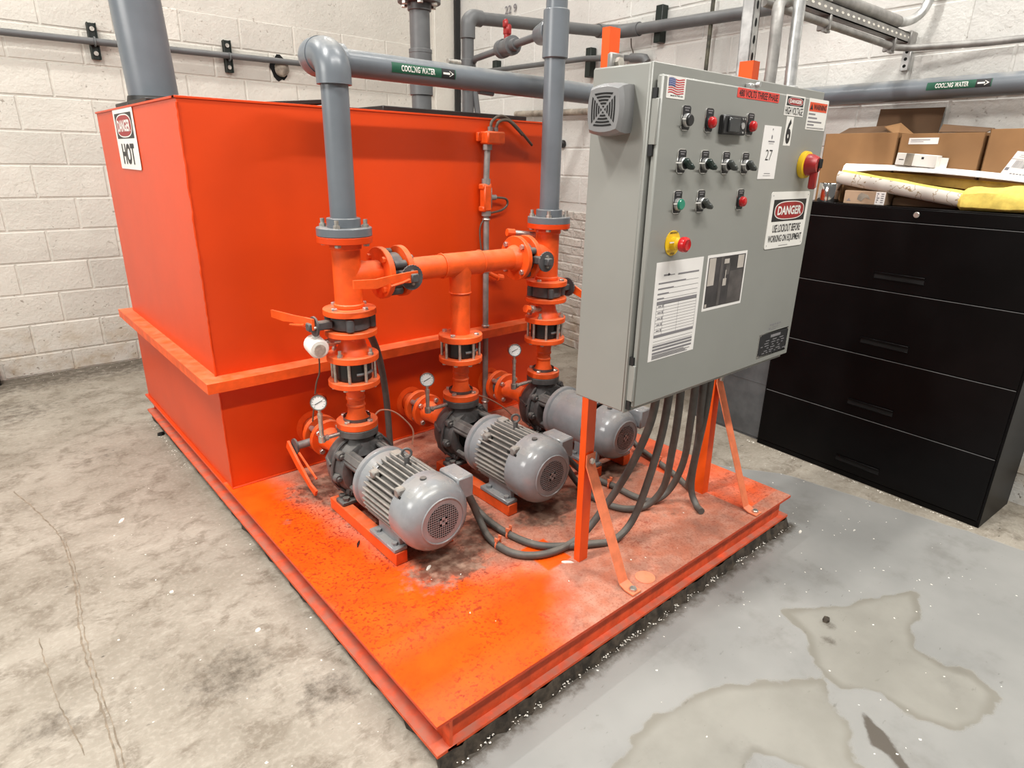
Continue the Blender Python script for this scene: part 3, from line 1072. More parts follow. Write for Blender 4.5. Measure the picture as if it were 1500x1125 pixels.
# left riser, double elbow and the long horizontal run
HY, HZ = 2.245, 1.782
cool = thing('cooling_water_pipe', 'thick grey cooling water pipe rising from left pump and running right above the tank front', 'pipe', (PX[0], PY, 1.212))
pvc_flange(cool, PX[0], PY, 1.2125)
obj('riser_pipe', MB().cyl((PX[0], PY, 1.26), (PX[0], PY, 1.72), rp, n=36), 'pvc', cool)
re = 0.056
path = [(PX[0], PY, 1.690)] + bend((PX[0], PY, HZ), (0, 0, 1), (0, 1, 0), 0.064, 10)
mb = MB().tube(path + [(PX[0], PY + 0.088, HZ)], re, 32)
obj('elbow', mb, 'pvc', cool)
path = bend((PX[0], HY, HZ), (0, 1, 0), (1, 0, 0), 0.066, 10)
mb = MB().tube([(PX[0], PY + 0.078, HZ)] + path + [(PX[0] + 0.12, HY, HZ)], 0.0585, 32)
obj('elbow', mb, 'pvc', cool)
obj('header_pipe', MB().tube([(PX[0] + 0.11, HY, HZ), (2.0, HY, HZ - .004), (2.62, HY, HZ - .008), (3.40, HY - .02, HZ + .012)], rp, 32), 'pvc', cool)
# lugs under the pipe
obj('clamp_lug', MB().tube([(1.755, HY, HZ - .047), (1.83, HY, HZ - .050)], 0.010, 10), 'pvc', cool)
obj('clamp_lug', MB().tube([(1.60, HY, HZ + .050), (1.66, HY, HZ + .050)], 0.010, 10), 'zinc', cool)
pipe_label(cool, (1.322, HY, HZ - .002), (1, 0, 0), (0, -1, 0), rp, 0.285, 0.034, 0.02)

# right riser up to the ceiling
rr_ = thing('riser_pipe', 'tall grey plastic riser pipe rising from right pump past the cooling pipe', 'pipe', (PX[2], PY, 1.212))
pvc_flange(rr_, PX[2], PY, 1.2095)
obj('pipe_length', MB().cyl((PX[2], PY, 1.26), (PX[2], PY, 3.1), 0.0435, n=36), 'pvc', rr_)
obj('coupling', MB().cyl((PX[2], PY, 1.868), (PX[2], PY, 2.045), 0.0530, n=36, bev=.003), 'pvc', rr_)

# big pipe at left, standing on the tank
bp = thing('standing_pipe', 'widest grey pipe standing on left end of the orange tank', 'pipe', (0.83, 3.36, TZ))
obj('pipe_length', MB().cyl((0.800, 3.36, TZ + .02), (0.735, 3.36, 3.1), 0.100, n=40), 'pvc', bp)
obj('boot', MB().cyl((0.800, 3.36, TZ + .006), (0.800, 3.36, TZ + .05), 0.115, 0.106, n=36), 'lid', bp)

# flanged pipe standing behind
fpx, fpy = 2.09, 3.18
fp = thing('flanged_pipe', 'grey vertical pipe with a bolted flange pair behind the horizontal cooling pipe', 'pipe', (fpx, fpy, TZ))
obj('pipe_length', MB().cyl((fpx, fpy, TZ), (fpx, fpy, 3.1), 0.0535, n=32), 'pvc_dark', fp)
for z0, z1 in ((1.795, 1.86), (2.00, 2.02), (2.20, 2.235), (2.34, 2.40)):
    obj('coupling', MB().cyl((fpx, fpy, z0), (fpx, fpy, z1), 0.062, n=32, bev=.002), 'pvc_dark', fp)
obj('coupling', MB().cyl((fpx, fpy, 1.80), (fpx, fpy, 2.02), 0.0605, n=32, bev=.002), 'pvc_dark', fp)
flange(fp, (fpx, fpy, 2.235), (fpx, fpy, 2.272), 0.112, 'pvc_dark')
flange(fp, (fpx, fpy, 2.276), (fpx, fpy, 2.335), 0.112, 'pvc_dark')
bolts(fp, (fpx, fpy, 2.235), (0, 0, -1), 0.088, 6, 0.016)
bolts(fp, (fpx, fpy, 2.335), (0, 0, 1), 0.088, 6, 0.016)

# return pipe: vertical, elbow, along, bend and along the right wall
rv = V((2.385, 3.15, 0))
ret = thing('return_pipe', 'grey return pipe climbing behind the tank then crossing high along the right wall', 'pipe', (rv.x, rv.y, TZ))
r2 = 0.0335
obj('pipe_length', MB().cyl((rv.x, rv.y, TZ), (rv.x, rv.y, 2.17), r2, n=24), 'pvc_dark', ret)
path = bend((rv.x, rv.y, 2.213), (0, 0, 1), (1, 0.0, 0.0), 0.048, 8)
obj('elbow', MB().tube([(rv.x, rv.y, 2.105)] + path + [(rv.x + 0.09, rv.y, 2.213)], 0.0415, 24), 'pvc_dark', ret)
cpt = V((3.64, 3.15, 2.292))
obj('pipe_length', MB().tube([(rv.x + 0.07, rv.y, 2.213), (3.50, 3.15, 2.281)], r2, 24), 'pvc_dark', ret)
obj('elbow', MB().tube([(3.45, 3.15, 2.278), (3.52, 3.15, 2.283), (3.575, 3.13, 2.288), (3.605, 3.09, 2.288), (3.612, 3.0, 2.286), (3.609, 2.94, 2.285)], 0.0415, 24), 'pvc_dark', ret)
obj('pipe_length', MB().tube([(3.61, 2.98, 2.285), (3.575, 2.2, 2.268), (3.548, 1.78, 2.264), (3.545, 1.73, 2.275), (3.543, 1.70, 2.32), (3.543, 1.70, 3.1)], r2, 24), 'pvc_dark', ret)
obj('coupling', MB().cyl((rv.x, rv.y, 1.88), (rv.x, rv.y, 2.00), 0.040, n=24, bev=.002), 'pvc_dark', ret)
obj('clamp', MB().bx(rv.x - .055, rv.x + .075, rv.y - .045, rv.y + .045, 1.855, 1.880, .003), 'galv_dull', ret)
# branch with the red-handled ball valve
b0, b1 = V((rv.x + .02, rv.y - .02, 2.00)), V((PX[2] + 0.05, PY + 0.07, 1.985))
br = thing('valve_branch', 'thin grey branch pipe with a red handled ball valve between return and riser pipes', 'pipe', tuple(b0))
dv = (b1 - b0)
Lb = dv.length
obj('pipe_length', MB().tube([b0 + V((0, 0, -.10)), b0 + V((0, 0, -.02)), b0 + dv * 0.04, b1], 0.0165, 14), 'pvc_dark', br)
obj('pipe_length', MB().tube([b0 + V((.0, 0, -.08)), b0 + V((.03, -.02, -.34))], 0.017, 12), 'pvc_dark', br)
vc = b0 + dv * 0.50
an = dv.normalized()
obj('valve_body', MB().lathe(vc - an * 0.125, an, [(0, 0), (0, .026), (.045, .028), (.046, .043), (.088, .043), (.090, .036), (.160, .036), (.162, .043), (.204, .043), (.205, .028), (.250, .026), (.25, 0)], 20), 'pvc_dark', br)
hd = MB().cyl(vc + V((0, 0, .025)), vc + V((0, 0, .055)), 0.016, n=14)
hd.box(vc + V((0, 0, 0.075)), (0.030, 0.042, 0.050), 0.008).box(vc + V((-.012, 0, 0.10)), (0.022, 0.032, 0.040), 0.008)
obj('valve_handle', hd, 'handlered', br, 'red ball valve handle')
obj('reducer', MB().cyl(b1 - an * 0.13, b1, 0.040, 0.055, n=20, bev=.003), 'pvc', br)

# cooling pipe along the right wall
rwp = thing('cooling_water_pipe', 'thick grey cooling water pipe running along the right wall above the cardboard boxes', 'pipe', (3.47, 0.9, 1.81))


def rw(s, off, z):
    return R0 + RD * s + RN * off + V((0, 0, z))


obj('pipe_length', MB().tube([rw(2.17, .09, 1.812), rw(-0.5, .09, 1.812)], 0.0455, 32), 'pvc', rwp)
obj('coupling', MB().tube([rw(1.95, .09, 1.812), rw(1.78, .09, 1.812)], 0.054, 32), 'pvc', rwp)
obj('elbow', MB().tube(smoothpts([(3.39, HY - .02, HZ + .012), (3.47, HY - .025, HZ + .018), tuple(rw(2.19, .09, 1.808)), tuple(rw(2.12, .09, 1.812)), tuple(rw(2.04, .09, 1.812))], 5), 0.055, 24), 'pvc', rwp)
pipe_label(rwp, rw(1.125, .09, 1.812), -RD, RN, 0.0455, 0.25, 0.032, 0.12)

# ------------------------------------------------------------------ thin pipe on wall brackets
tp = thing('thin_wall_pipe', 'thin grey pipe on black brackets running along the left block wall', 'pipe', (1.5, 5.2, 2.14))
obj('pipe_length', MB().tube([(-0.6, 5.215, 2.125), (0.9, 5.215, 2.139), (2.2, 5.215, 2.150), (3.55, 5.215, 2.16)], 0.021, 14), 'pvc_dark', tp)
for bxx in (0.94, 1.778):
    b = MB().bx(bxx - .026, bxx + .026, 5.238, 5.268, 2.038, 2.250, .003).bx(bxx - .026, bxx - .020, 5.224, 5.250, 2.038, 2.250).bx(bxx + .020, bxx + .026, 5.224, 5.250, 2.038, 2.250)
    bo = obj('strut_bracket', b, 'greenstrut', tp)
    obj('bolt_head', MB().cyl((bxx, 5.240, 2.215), (bxx, 5.228, 2.215), 0.014, n=10).cyl((bxx, 5.240, 2.072), (bxx, 5.228, 2.072), 0.014, n=10), 'zinc', bo)
    obj('pipe_strap', MB().tube([(bxx, 5.21 + .026 * math.cos(t), 2.139 + .026 * math.sin(t)) for t in np.linspace(0, 2 * PI, 14)[:-1]], 0.005, 6, True), 'pvc_dark', tp)
tp2 = thing('thin_wall_pipe', 'thin dark pipe with an elbow end on the right wall behind the control box', 'pipe', (3.65, 3.8, 2.15))
obj('pipe_length', MB().tube([rw(5.1, .055, 2.20), rw(3.45, .055, 2.166), rw(3.0, .055, 2.125)], 0.019, 12), 'pvc_dark', tp2)
obj('elbow', MB().tube([rw(3.02, .055, 2.127), rw(2.93, .055, 2.119), rw(2.90, .055, 2.113), rw(2.885, .05, 2.09)], 0.028, 14), 'pvc_dark', tp2)
for s, z0, z1 in ((2.81, 2.195, 2.405), (3.44, 2.045, 2.235), (4.60, 2.07, 2.265)):
    b = MB()
    b.box((s, -.03, (z0 + z1) / 2), (0.055, 0.055, z1 - z0), .003, RM)
    obj('strut_bracket', b, 'greenstrut', tp2 if s > 3 else ret)
wl = smoothpts([rw(3.02, .07, 2.24), rw(3.05, .03, 2.20), rw(3.03, .03, 2.16), rw(3.04, .05, 2.14)], 5)
obj('loose_wire', MB().tube(wl, .004, 6), 'wire', tp2)
# hole in the block wall stuffed with packing
hole = thing('wall_hole', 'ragged dark hole in left block wall with grey packing in it', 'hole', (2.17, 5.26, 2.11))
ho = []
for i in range(18):
    t = 2 * PI * i / 18
    ho.append((2.165 + (0.070 + random.uniform(-.012, .012)) * math.cos(t), 2.105 + (0.092 + random.uniform(-.016, .012)) * math.sin(t)))
obj('dark_opening', MB().prism(ho, (0, YB - .0015, 0), (1, 0, 0), (0, 0, 1), (0, -.002, 0)), 'dark', hole)
mb = MB().lathe((2.175, YB - .006, 2.10), (0, -1, 0.1), [(0, .052), (.02, .055), (.035, .045), (.045, .02), (.047, 0)], 14)
mb.v = [(x + random.uniform(-.006, .006), y, z * 1.0 + random.uniform(-.008, .008)) for x, y, z in mb.v]
obj('packing', mb, 'rag', hole)
# vertical rusty rod, capped hole and rear pipe on right wall
solo('threaded_rod', MB().tube([rw(2.40, .06, 1.85), rw(2.40, .06, 3.1)], 0.012, 8), 'rod', 'thin rusty green vertical rod on right wall behind the control box', 'rod', tuple(rw(2.4, .06, 1.85)))
solo('lower_wall_pipe', MB().tube([rw(4.3, .04, 1.835), rw(3.3, .04, 1.815)], 0.024, 10), 'rag', 'short dusty pipe low behind the right riser on the right wall', 'pipe', tuple(rw(3.8, .04, 1.82)))
solo('round_cap', MB().cyl(rw(3.725, .0, 1.60), rw(3.725, .035, 1.60), 0.030, n=18, bev=.004), 'blackplastic', 'small black round cap on right wall beside the right riser pipe', 'cap', tuple(rw(3.725, 0, 1.6)))
# stencilled digits on right wall
wt = Plane2(tuple(rw(4.53, .003, 2.60)), tuple(-RD), (0, 0, 1))
a = MB()
wt.text(a, '22 9', 0, 0, 0.16, 0.06, 0.001)
obj('stencil_digits', a, 'greyink', right)

# ------------------------------------------------------------------ orange pipework over the pumps
Z = dict(ft=(1.1886, 1.2120), tee=(0.957, 1.189), f2=(0.9347, 0.9575), va=(0.8785, 0.9347), f3=(0.859, 0.8785), f4=(0.7635, 0.7870), ck=(0.6879, 0.7635), f5=(0.666, 0.6879), pf=(0.495, 0.5208), pg=(0.466, 0.495))
HZ2 = 1.070
RF = 0.095


def zf(parent, x, key, R=RF, mat='orange_dusty'):
    return flange(parent, (x, PY, Z[key][0]), (x, PY, Z[key][1]), R, mat)


for k, side in ((0, 'left'), (2, 'right')):
    x = PX[k]
    s = 1 if k == 0 else -1
    t = thing('pipe_tee', 'orange steel pipe tee with three flanges under the %s grey riser' % side, 'pipe fitting', (x, PY, Z['f2'][0]))
    obj('tee_body', MB().cyl((x, PY, 0.955), (x, PY, 1.19), 0.050, n=36), 'orange_dusty', t)
    xe = x + s * 0.122
    obj('tee_branch', MB().lathe((x, PY, HZ2), (s, 0, 0), [(0.0, .050), (.06, .051), (.075, .047), (.13, .047)], 32), 'orange_dusty', t)
    obj('rim', MB().cyl((x, PY, 1.165), (x, PY, 1.189), 0.056, n=36, bev=.004).cyl((x, PY, 0.957), (x, PY, 0.975), 0.054, n=36, bev=.004), 'orange_dusty', t)
    zf(t, x, 'ft', mat='orange')
    zf(t, x, 'f2')
    flange(t, (xe, PY, HZ2), (xe + s * .023, PY, HZ2), RF, 'orange_dusty')
    bolts(t, (x, PY, Z['f2'][1]), (0, 0, 1), 0.076, 4, 0.011, ph=0.35)
    bolts(t, (x, PY, Z['ft'][0]), (0, 0, -1), 0.076, 4, 0.012)
    bolts(t, (xe, PY, HZ2), (-s, 0, 0), 0.076, 4, 0.012, HEXO)
    # reducer piece between valve and check valve
    q = thing('pipe_reducer', 'short orange flanged pipe below the %s butterfly valve' % side, 'pipe fitting', (x, PY, Z['f4'][0]))
    obj('cone', MB().lathe((x, PY, Z['f4'][1]), (0, 0, 1), [(-.002, .066), (.012, .060), (.03, .050), (.05, .046), (.075, .046)], 32), 'orange_dusty', q)
    zf(q, x, 'f3')
    zf(q, x, 'f4')
    bolts(q, (x, PY, Z['f4'][1]), (0, 0, 1), 0.078, 4, 0.011, STUD, ph=0.5)
    bolts(q, (x, PY, Z['f3'][0]), (0, 0, -1), 0.076, 4, 0.010, HEXO, ph=0.35)

# header between the tees with the branch down to the middle pump
hd = thing('header_pipe', 'orange horizontal header pipe joining both tees with a drop to middle pump', 'pipe', (PX[1], PY, 0.754))
xa, xb = 1.235, 1.842
obj('pipe_length', MB().cyl((xa, PY, HZ2), (xb, PY, HZ2), 0.0445, n=36), 'orange_dusty', hd)
obj('tee_body', MB().cyl((1.437, PY, HZ2), (1.628, PY, HZ2), 0.0475, n=36, bev=.003).lathe((PX[1], PY, HZ2), (0, 0, -1), [(0, .047), (.045, .0475), (.055, .044), (.115, .044), (.118, .040)], 32), 'orange_dusty', hd)
obj('drop_pipe', MB().cyl((PX[1], PY, 0.955), (PX[1], PY, 0.775), 0.0405, n=32), 'orange_dusty', hd)
for xw in (1.437, 1.628):
    obj('weld_ring', MB().tube([(xw, PY + .0475 * math.cos(t_), HZ2 + .0475 * math.sin(t_)) for t_ in np.linspace(0, 2 * PI, 33)[:-1]], .0032, 6, True), 'orange_dusty', hd)
obj('weld_ring', MB().tube([(PX[1] + .0435 * math.cos(t_), PY + .0435 * math.sin(t_), 0.955) for t_ in np.linspace(0, 2 * PI, 33)[:-1]], .0032, 6, True), 'orange_dusty', hd)
for xw, s in ((xa, 1), (xb, -1)):
    flange(hd, (xw, PY, HZ2), (xw + s * .022, PY, HZ2), RF, 'orange_dusty')
    obj('hub', MB().lathe((xw + s * .022, PY, HZ2), (s, 0, 0), [(-.002, .058), (.01, .055), (.03, .045)], 28), 'orange_dusty', hd)
    bolts(hd, (xw + s * .022, PY, HZ2), (s, 0, 0), 0.076, 4, 0.012, HEX)
flange(hd, (PX[1], PY, 0.7545), (PX[1], PY, 0.781), RF * .97)
bolts(hd, (PX[1], PY, 0.781), (0, 0, 1), 0.074, 4, 0.011, ph=0.5)

# wafer check valves between flanges, held by bare studs
for k, (z0, z1), nm in ((0, Z['ck'], 'left'), (1, (0.6850, 0.7545), 'middle'), (2, Z['ck'], 'right')):
    x = PX[k]
    c = thing('check_valve', 'black wafer check valve clamped between orange flanges above the %s pump' % nm, 'valve', (x, PY, z0))
    obj('valve_body', MB().cyl((x, PY, z0), (x, PY, z1), 0.066, n=32, bev=.004), 'black', c)
    obj('name_plate', MB().tube([(x + .067 * math.cos(t_), PY + .067 * math.sin(t_), (z0 + z1) / 2 - .008) for t_ in np.linspace(-1.9, -0.7, 7)], .006, 6), 'pvc_dark', c)
    for i in range(8):
        t_ = 0.11 + 2 * PI * i / 8
        obj('stud', MB().cyl((x + .079 * math.cos(t_), PY + .079 * math.sin(t_), z0), (x + .079 * math.cos(t_), PY + .079 * math.sin(t_), z1), 0.0058, n=8), 'zinc', c)

# lower spool pieces onto the pumps
for k, nm in ((0, 'left'), (1, 'middle'), (2, 'right')):
    x = PX[k]
    zt = Z['f5'][1] if k != 1 else 0.6850
    sp = thing('pump_spool', 'orange narrow spool pipe standing on the %s pump outlet' % nm, 'pipe fitting', (x, PY, Z['pf'][0]))
    obj('pipe_length', MB().lathe((x, PY, Z['pf'][1] - .002), (0, 0, 1), [(0, .044), (.012, .041), (.03, .034), (.055, .032), (.058, .0355), (.064, .0355), (.067, .032), (.084, .032), (.087, .0360), (.094, .0360), (.098, .033), (.125, .036), (zt - Z['pf'][1] - .018, .040)], 28), 'orange_dusty', sp)
    flange(sp, (x, PY, zt - .022), (x, PY, zt), RF * (1 if k != 1 else .97))
    flange(sp, (x, PY, Z['pf'][0]), (x, PY, Z['pf'][1]), 0.078)
    bolts(sp, (x, PY, Z['pf'][1]), (0, 0, 1), 0.061, 4, 0.011, ph=0.45)
    bolts(sp, (x, PY, zt - .022), (0, 0, -1), 0.079, 8, 0.009, ph=0.11)


# butterfly valves
def butterfly(x, axis, c0, c1, stem, sl, plate_r, label, lever=None, dark='valve'):
    """wafer body from c0 to c1, stem out along `stem` to a notched plate, optional lever polyline"""
    c0, c1, stem = V(c0), V(c1), V(stem).normalized()
    mid = (c0 + c1) / 2
    b = thing('butterfly_valve', label, 'valve', tuple(mid))
    obj('valve_body', MB().cyl(c0, c1, 0.070, n=32, bev=.003), dark, b)
    ax = (c1 - c0).normalized()
    a, u, w2 = frame(ax)
    lugs = MB()
    for i in range(4):
        t_ = PI / 4 + i * PI / 2 + 0.3
        p = mid + (u * math.cos(t_) + w2 * math.sin(t_)) * 0.076
        lugs.cyl(p - ax * (c1 - c0).length * .46, p + ax * (c1 - c0).length * .46, 0.015, n=12, bev=.002)
    obj('bolt_lug', lugs, dark, b)
    st = MB()
    side = ax.cross(stem).normalized()
    mt = Matrix((side, stem, ax)).transposed().to_4x4()
    mt.translation = mid + stem * (0.065 + sl) / 2
    st.box((0, 0.02, 0), (0.032, sl - 0.045, 0.030), .004, mt)
    obj('valve_neck', st, dark, b)
    pc = mid + stem * sl
    pts = []
    for i in range(48):
        t_ = 2 * PI * i / 48
        r_ = plate_r * (1 if (t_ > 4.4 or t_ < 1.2 or i % 2) else 0.95)
        pts.append((r_ * math.cos(t_), r_ * math.sin(t_)))
    pl = obj('notch_plate', MB().prism(pts, pc, side, ax, stem * 0.007), dark, b)
    obj('stem_nut', MB().cyl(pc + stem * .007, pc + stem * .024, 0.010, n=8), 'zinc', pl)
    bl = MB()
    for i in range(2):
        p = pc + side * (0.022 if i else -.022) + stem * .007
        bl.cyl(p, p + stem * .008, 0.006, n=6)
    obj('plate_bolt', bl, 'zinc', pl)
    if lever:
        lv = MB()
        P = [V(q) for q in lever]
        d = (P[-1] - P[0]).normalized()
        wv = stem.cross(d).normalized()
        n = len(P)
        W = [0.020, 0.019, 0.013, 0.016, 0.014][:n]
        vs, fs = [], []
        for p, wd in zip(P, W):
            for e in (0, 0.009):
                vs += [tuple(p + wv * wd + stem * e), tuple(p - wv * wd + stem * e)]
        for i in range(n - 1):
            q = i * 4
            fs += [(q, q + 1, q + 5, q + 4), (q + 2, q + 6, q + 7, q + 3), (q, q + 4, q + 6, q + 2), (q + 1, q + 3, q + 7, q + 5)]
        fs += [(0, 2, 3, 1), (4 * n - 4, 4 * n - 3, 4 * n - 1, 4 * n - 2)]
        lv.add(vs, fs)
        lo_ = obj('lever', lv, 'orange_dusty', b, 'orange lever handle')
        tr = [P[1] + stem * .014 + wv * .006, P[1] * .6 + P[2] * .4 + stem * .02 + wv * .012, P[2] + stem * .018 + wv * .02]
        obj('squeeze_catch', MB().tube(tr, .0045, 6), 'orange_dusty', lo_)
    return b


butterfly(0, None, (PX[0], PY, Z['va'][0] + .004), (PX[0], PY, Z['va'][1] - .004), (-1, 0, 0), 0.135, 0.036, 'dark butterfly valve with orange lever at its left, below the left tee',
          [(0.885, 2.055, 0.918), (0.880, 2.10, 0.917), (0.873, 2.20, 0.914), (0.866, 2.27, 0.908), (0.860, 2.37, 0.903)])
butterfly(0, None, (1.178, PY, HZ2), (1.232, PY, HZ2), (0, -1, 0), 0.145, 0.045, 'dark butterfly valve with long flat orange lever at left end of the header',
          [(1.222, 1.920, HZ2 + .004), (1.18, 1.916, HZ2 + .004), (1.10, 1.912, HZ2 + .004), (1.05, 1.910, HZ2 - .004), (0.965, 1.910, HZ2 + .002)])
butterfly(0, None, (1.844, PY, HZ2), (1.896, PY, HZ2), (0, -1, 0), 0.145, 0.043, 'dark butterfly valve with round notched plate at right end of the header')
butterfly(0, None, (PX[2], PY, Z['va'][0] + .004), (PX[2], PY, Z['va'][1] - .004), (1, 0.05, 0), 0.145, 0.044, 'dark butterfly valve below the right tee, its lever half hidden by the control box',
          [(2.175, 2.075, 0.905), (2.18, 2.05, 0.895), (2.185, 1.97, 0.868), (2.19, 1.90, 0.85)])

# pressure transmitter with pipe nipple on the left riser
tx = thing('pressure_transmitter', 'small white pressure transmitter with steel nipple beside the left valve', 'sensor', (0.90, 2.09, 0.83))
obj('nipple', MB().cyl((0.99, 2.08, 0.838), (0.935, 2.09, 0.838), 0.012, n=10).cyl((0.962, 2.085, 0.838), (0.945, 2.088, 0.838), 0.017, n=6), 'zinc', tx)
obj('housing', MB().cyl((0.905, 2.13, 0.832), (0.895, 2.055, 0.826), 0.036, n=22, bev=.006).cyl((0.9, 2.09, 0.85), (0.9, 2.09, 0.872), 0.014, n=10), 'white', tx)
obj('cover_cap', MB().cyl((0.896, 2.056, 0.826), (0.8945, 2.048, 0.8255), 0.020, n=18), 'zinc', tx)
obj('cable', MB().tube(smoothpts([(0.91, 2.1, .80), (0.915, 2.12, .72), (0.91, 2.15, .66), (0.905, 2.2, .5)], 5), .003, 6), 'wire', tx)
# nipple and hook on the right riser
nz = thing('test_plug', 'small steel nipple with an orange plug left of the right riser', 'sensor', (1.93, 2.06, 0.81))
obj('nipple', MB().cyl((1.99, 2.07, 0.822), (1.90, 2.06, 0.838), 0.014, n=10).cyl((1.93, 2.063, .833), (1.915, 2.062, .835), .019, n=6), 'zinc', nz)
obj('plug', MB().cyl((1.90, 2.06, .838), (1.878, 2.058, .842), .018, n=6), 'orange_dusty', nz)
nz2 = thing('vent_cock', 'small brass orange vent cock on the right tee behind the header flange', 'valve', (1.91, 2.16, 1.165))
obj('cock_body', MB().cyl((1.99, 2.13, 1.155), (1.90, 2.17, 1.165), 0.013, n=10), 'zinc', nz2)
obj('plug', MB().cyl((1.90, 2.17, 1.165), (1.865, 2.18, 1.168), .017, n=8), 'orange_dusty', nz2)

# ------------------------------------------------------------------ pumps and motors
FIN_R0, FIN_R1 = 0.100, 0.1275
finme = MB().box((0.1135, 0, 0), (0.027, 0.205, 0.0062), 0.0015).mesh('fin', 'fin', False)


def pump(k, nm, label):
    x0 = PX[k]
    x = x0 + (0.005, 0.014, 0.022)[k]
    finned = k != 2
    dy = 0.0 if k < 2 else 0.055
    p = thing('pump_motor', label, 'pump', (x, 1.85, ZT))
    A = lambda y, r=0.0, t=0.0: (x + r * math.cos(t), y, AZ + r * math.sin(t))
    # --- casing
    v = MB().lathe((x, 2.165, AZ), (0, -1, 0), [(0, 0), (0, .075), (.006, .095), (.03, .118), (.06, .128), (.095, .128), (.11, .120), (.125, .112), (.128, .09), (.128, 0)], 40)
    v.lathe((x0, PY, AZ + .06), (0, 0, 1), [(0, .075), (.045, .060), (.075, .046), (.10, .044), (.12, .050), (.14, .052)], 28)
    vo = obj('volute', v, 'castiron', p)
    rib = MB()
    for i in range(8):
        t_ = i * PI / 4 + 0.2
        c = V(A(2.052, .118, t_))
        d = V((math.cos(t_), 0, math.sin(t_)))
        rib.cyl(c + V((0, -.018, 0)), c + V((0, .02, 0)), 0.019, n=10, bev=.004)
    rib.tube([A(2.060, .131 + .003 * math.sin(6 * t_), t_) for t_ in np.linspace(0, 2 * PI, 49)[:-1]], .006, 6, True)
    for t_ in (0.9, 1.9, 2.8, 3.7):
        rib.tube([A(2.155, .10, t_), A(2.12, .125, t_ + .05), A(2.07, .132, t_ + .15)], .007, 6)
    obj('casing_rib', rib, 'castiron', vo)
    bolts(p, A(2.034), (0, -1, 0), .118, 8, .0095, HEXD, ph=0.2)
    flange(p, (x0, PY, Z['pg'][0]), (x0, PY, Z['pg'][1] - .0005), 0.078, 'castiron')
    # --- bracket with open windows round the shaft
    b = MB()
    b.lathe((x, 2.04, AZ), (0, -1, 0), [(0, .112), (.022, .108), (.026, .098), (.026, .07), (0, .07)], 36)
    for i in range(4):
        t_ = PI / 4 + i * PI / 2 + 0.12
        mt = Matrix.Translation(A(1.965 + dy / 2)) @ Matrix.Rotation(-t_, 4, 'Y')
        b.box((0.096, 0, 0), (0.020, 0.15 - dy, 0.060), .006, mt)
        b.box((0.108, 0, 0), (0.010, 0.15 - dy, 0.030), .004, mt)
    obj('bracket', b, 'castiron', p)
    obj('shaft_seal', MB().lathe((x, 2.04, AZ), (0, -1, 0), [(0, .066), (.03, .066), (.032, .045), (.07, .045), (.07, .058), (.09, .058), (.09, .03), (.16, .03)], 20), 'dark', p)  # near-black colour paints in the shade inside the bracket windows
    # --- motor
    yb = 1.905 + dy
    obj('motor_flange', MB().lathe((x, yb, AZ), (0, -1, 0), [(0, 0), (0, .124), (.003, .127), (.020, .127), (.023, .124), (.026, .118), (.05, .114), (.072, .110), (.075, .108)], 44), 'motor', p)
    if finned:
        obj('motor_body', MB().cyl(A(1.855), A(1.60), 0.1045, n=40), 'castiron', p)  # darker core colour paints in the shade between the fins
        n = 38
        for i in range(n):
            t_ = 2 * PI * (i + .5) / n
            deg = math.degrees(t_)
            if 238 < deg < 302:
                continue
            if deg < 22 or deg > 338:
                continue
            mt = Matrix.Translation((x, 1.733, AZ)) @ Matrix.Rotation(-t_, 4, 'Y')
            inst('fin', finme, p, mt)
        obj('fin_boss', MB().box((x - .088, 1.80, AZ + .088), (.03, .03, .03), .006).box((x - .092, 1.625, AZ + .092), (.034, .03, .034), .006).box((x + .02, 1.83, AZ + .12), (.04, .04, .02), .004), 'fin', p)
        cover = [(0, .117), (.002, .130), (.06, .1315), (.085, .129), (.105, .121), (.122, .107), (.131, .092), (.133, .086), (.1365, .084), (.1365, .081), (.133, .0795), (.133, .0)]
        y0 = 1.645
    else:
        mb = MB().lathe((x, yb - .03, AZ), (0, -1, 0), [(0, .100), (.01, .112), (.02, .1135), (.20, .1135), (.20, .105)], 44)
        obj('motor_body', mb, 'motor', p)
        cover = [(0, .108), (.002, .1165), (.055, .1175), (.085, .115), (.105, .108), (.125, .095), (.133, .083), (.135, .078), (.138, .076), (.138, .073), (.135, .072), (.135, 0)]
        y0 = 1.70
    fc = obj('fan_cover', MB().lathe((x, y0, AZ), (0, -1, 0), cover, 48), 'motor', p)
    ye = y0 - (.133 if finned else .135)
    R = .062 if finned else .056
    obj('grille_backing', MB().lathe((x, ye - .0006, AZ), (0, -1, 0), [(0, 0), (.0001, R), (.0002, R)], 8).cyl((x, ye - .0002, AZ), (x, ye - .0009, AZ), R * .985, n=24), 'dark', fc, 'dark disc behind the fan grille')  # black disc stands in for the shaded hollow behind the grille
    gr = MB()
    st = .0084
    k2 = int(R / st)
    for i in range(-k2, k2 + 1):
        c = i * st + st * .5
        if abs(c) > R:
            continue
        h = math.sqrt(max(R * R - c * c, 0))
        h = math.floor(h / st) * st + st * .5
        gr.bx(x + c - .00095, x + c + .00095, ye - .0018, ye - .0008, AZ - h, AZ + h)
        gr.bx(x - h, x + h, ye - .0019, ye - .0009, AZ + c - .00095, AZ + c + .00095)
    for sx, sz in ((1, 0), (-1, 0), (0, 1), (0, -1)):
        wd = .0125 if finned else .008
        gr.box((x + sx * .011, ye - .002, AZ + sz * .011), (.030 if sz else .0085, .0018, .0085 if sz else .030))
    ring = [(R + .0006, R + .006)]
    obj('grille_mesh', gr, 'motor', fc, kind='stuff')
    obj('cover_slot', MB().box((x - .104, y0 - .015, AZ + .082), (.006, .052, .010), .002, None), 'dark', fc)
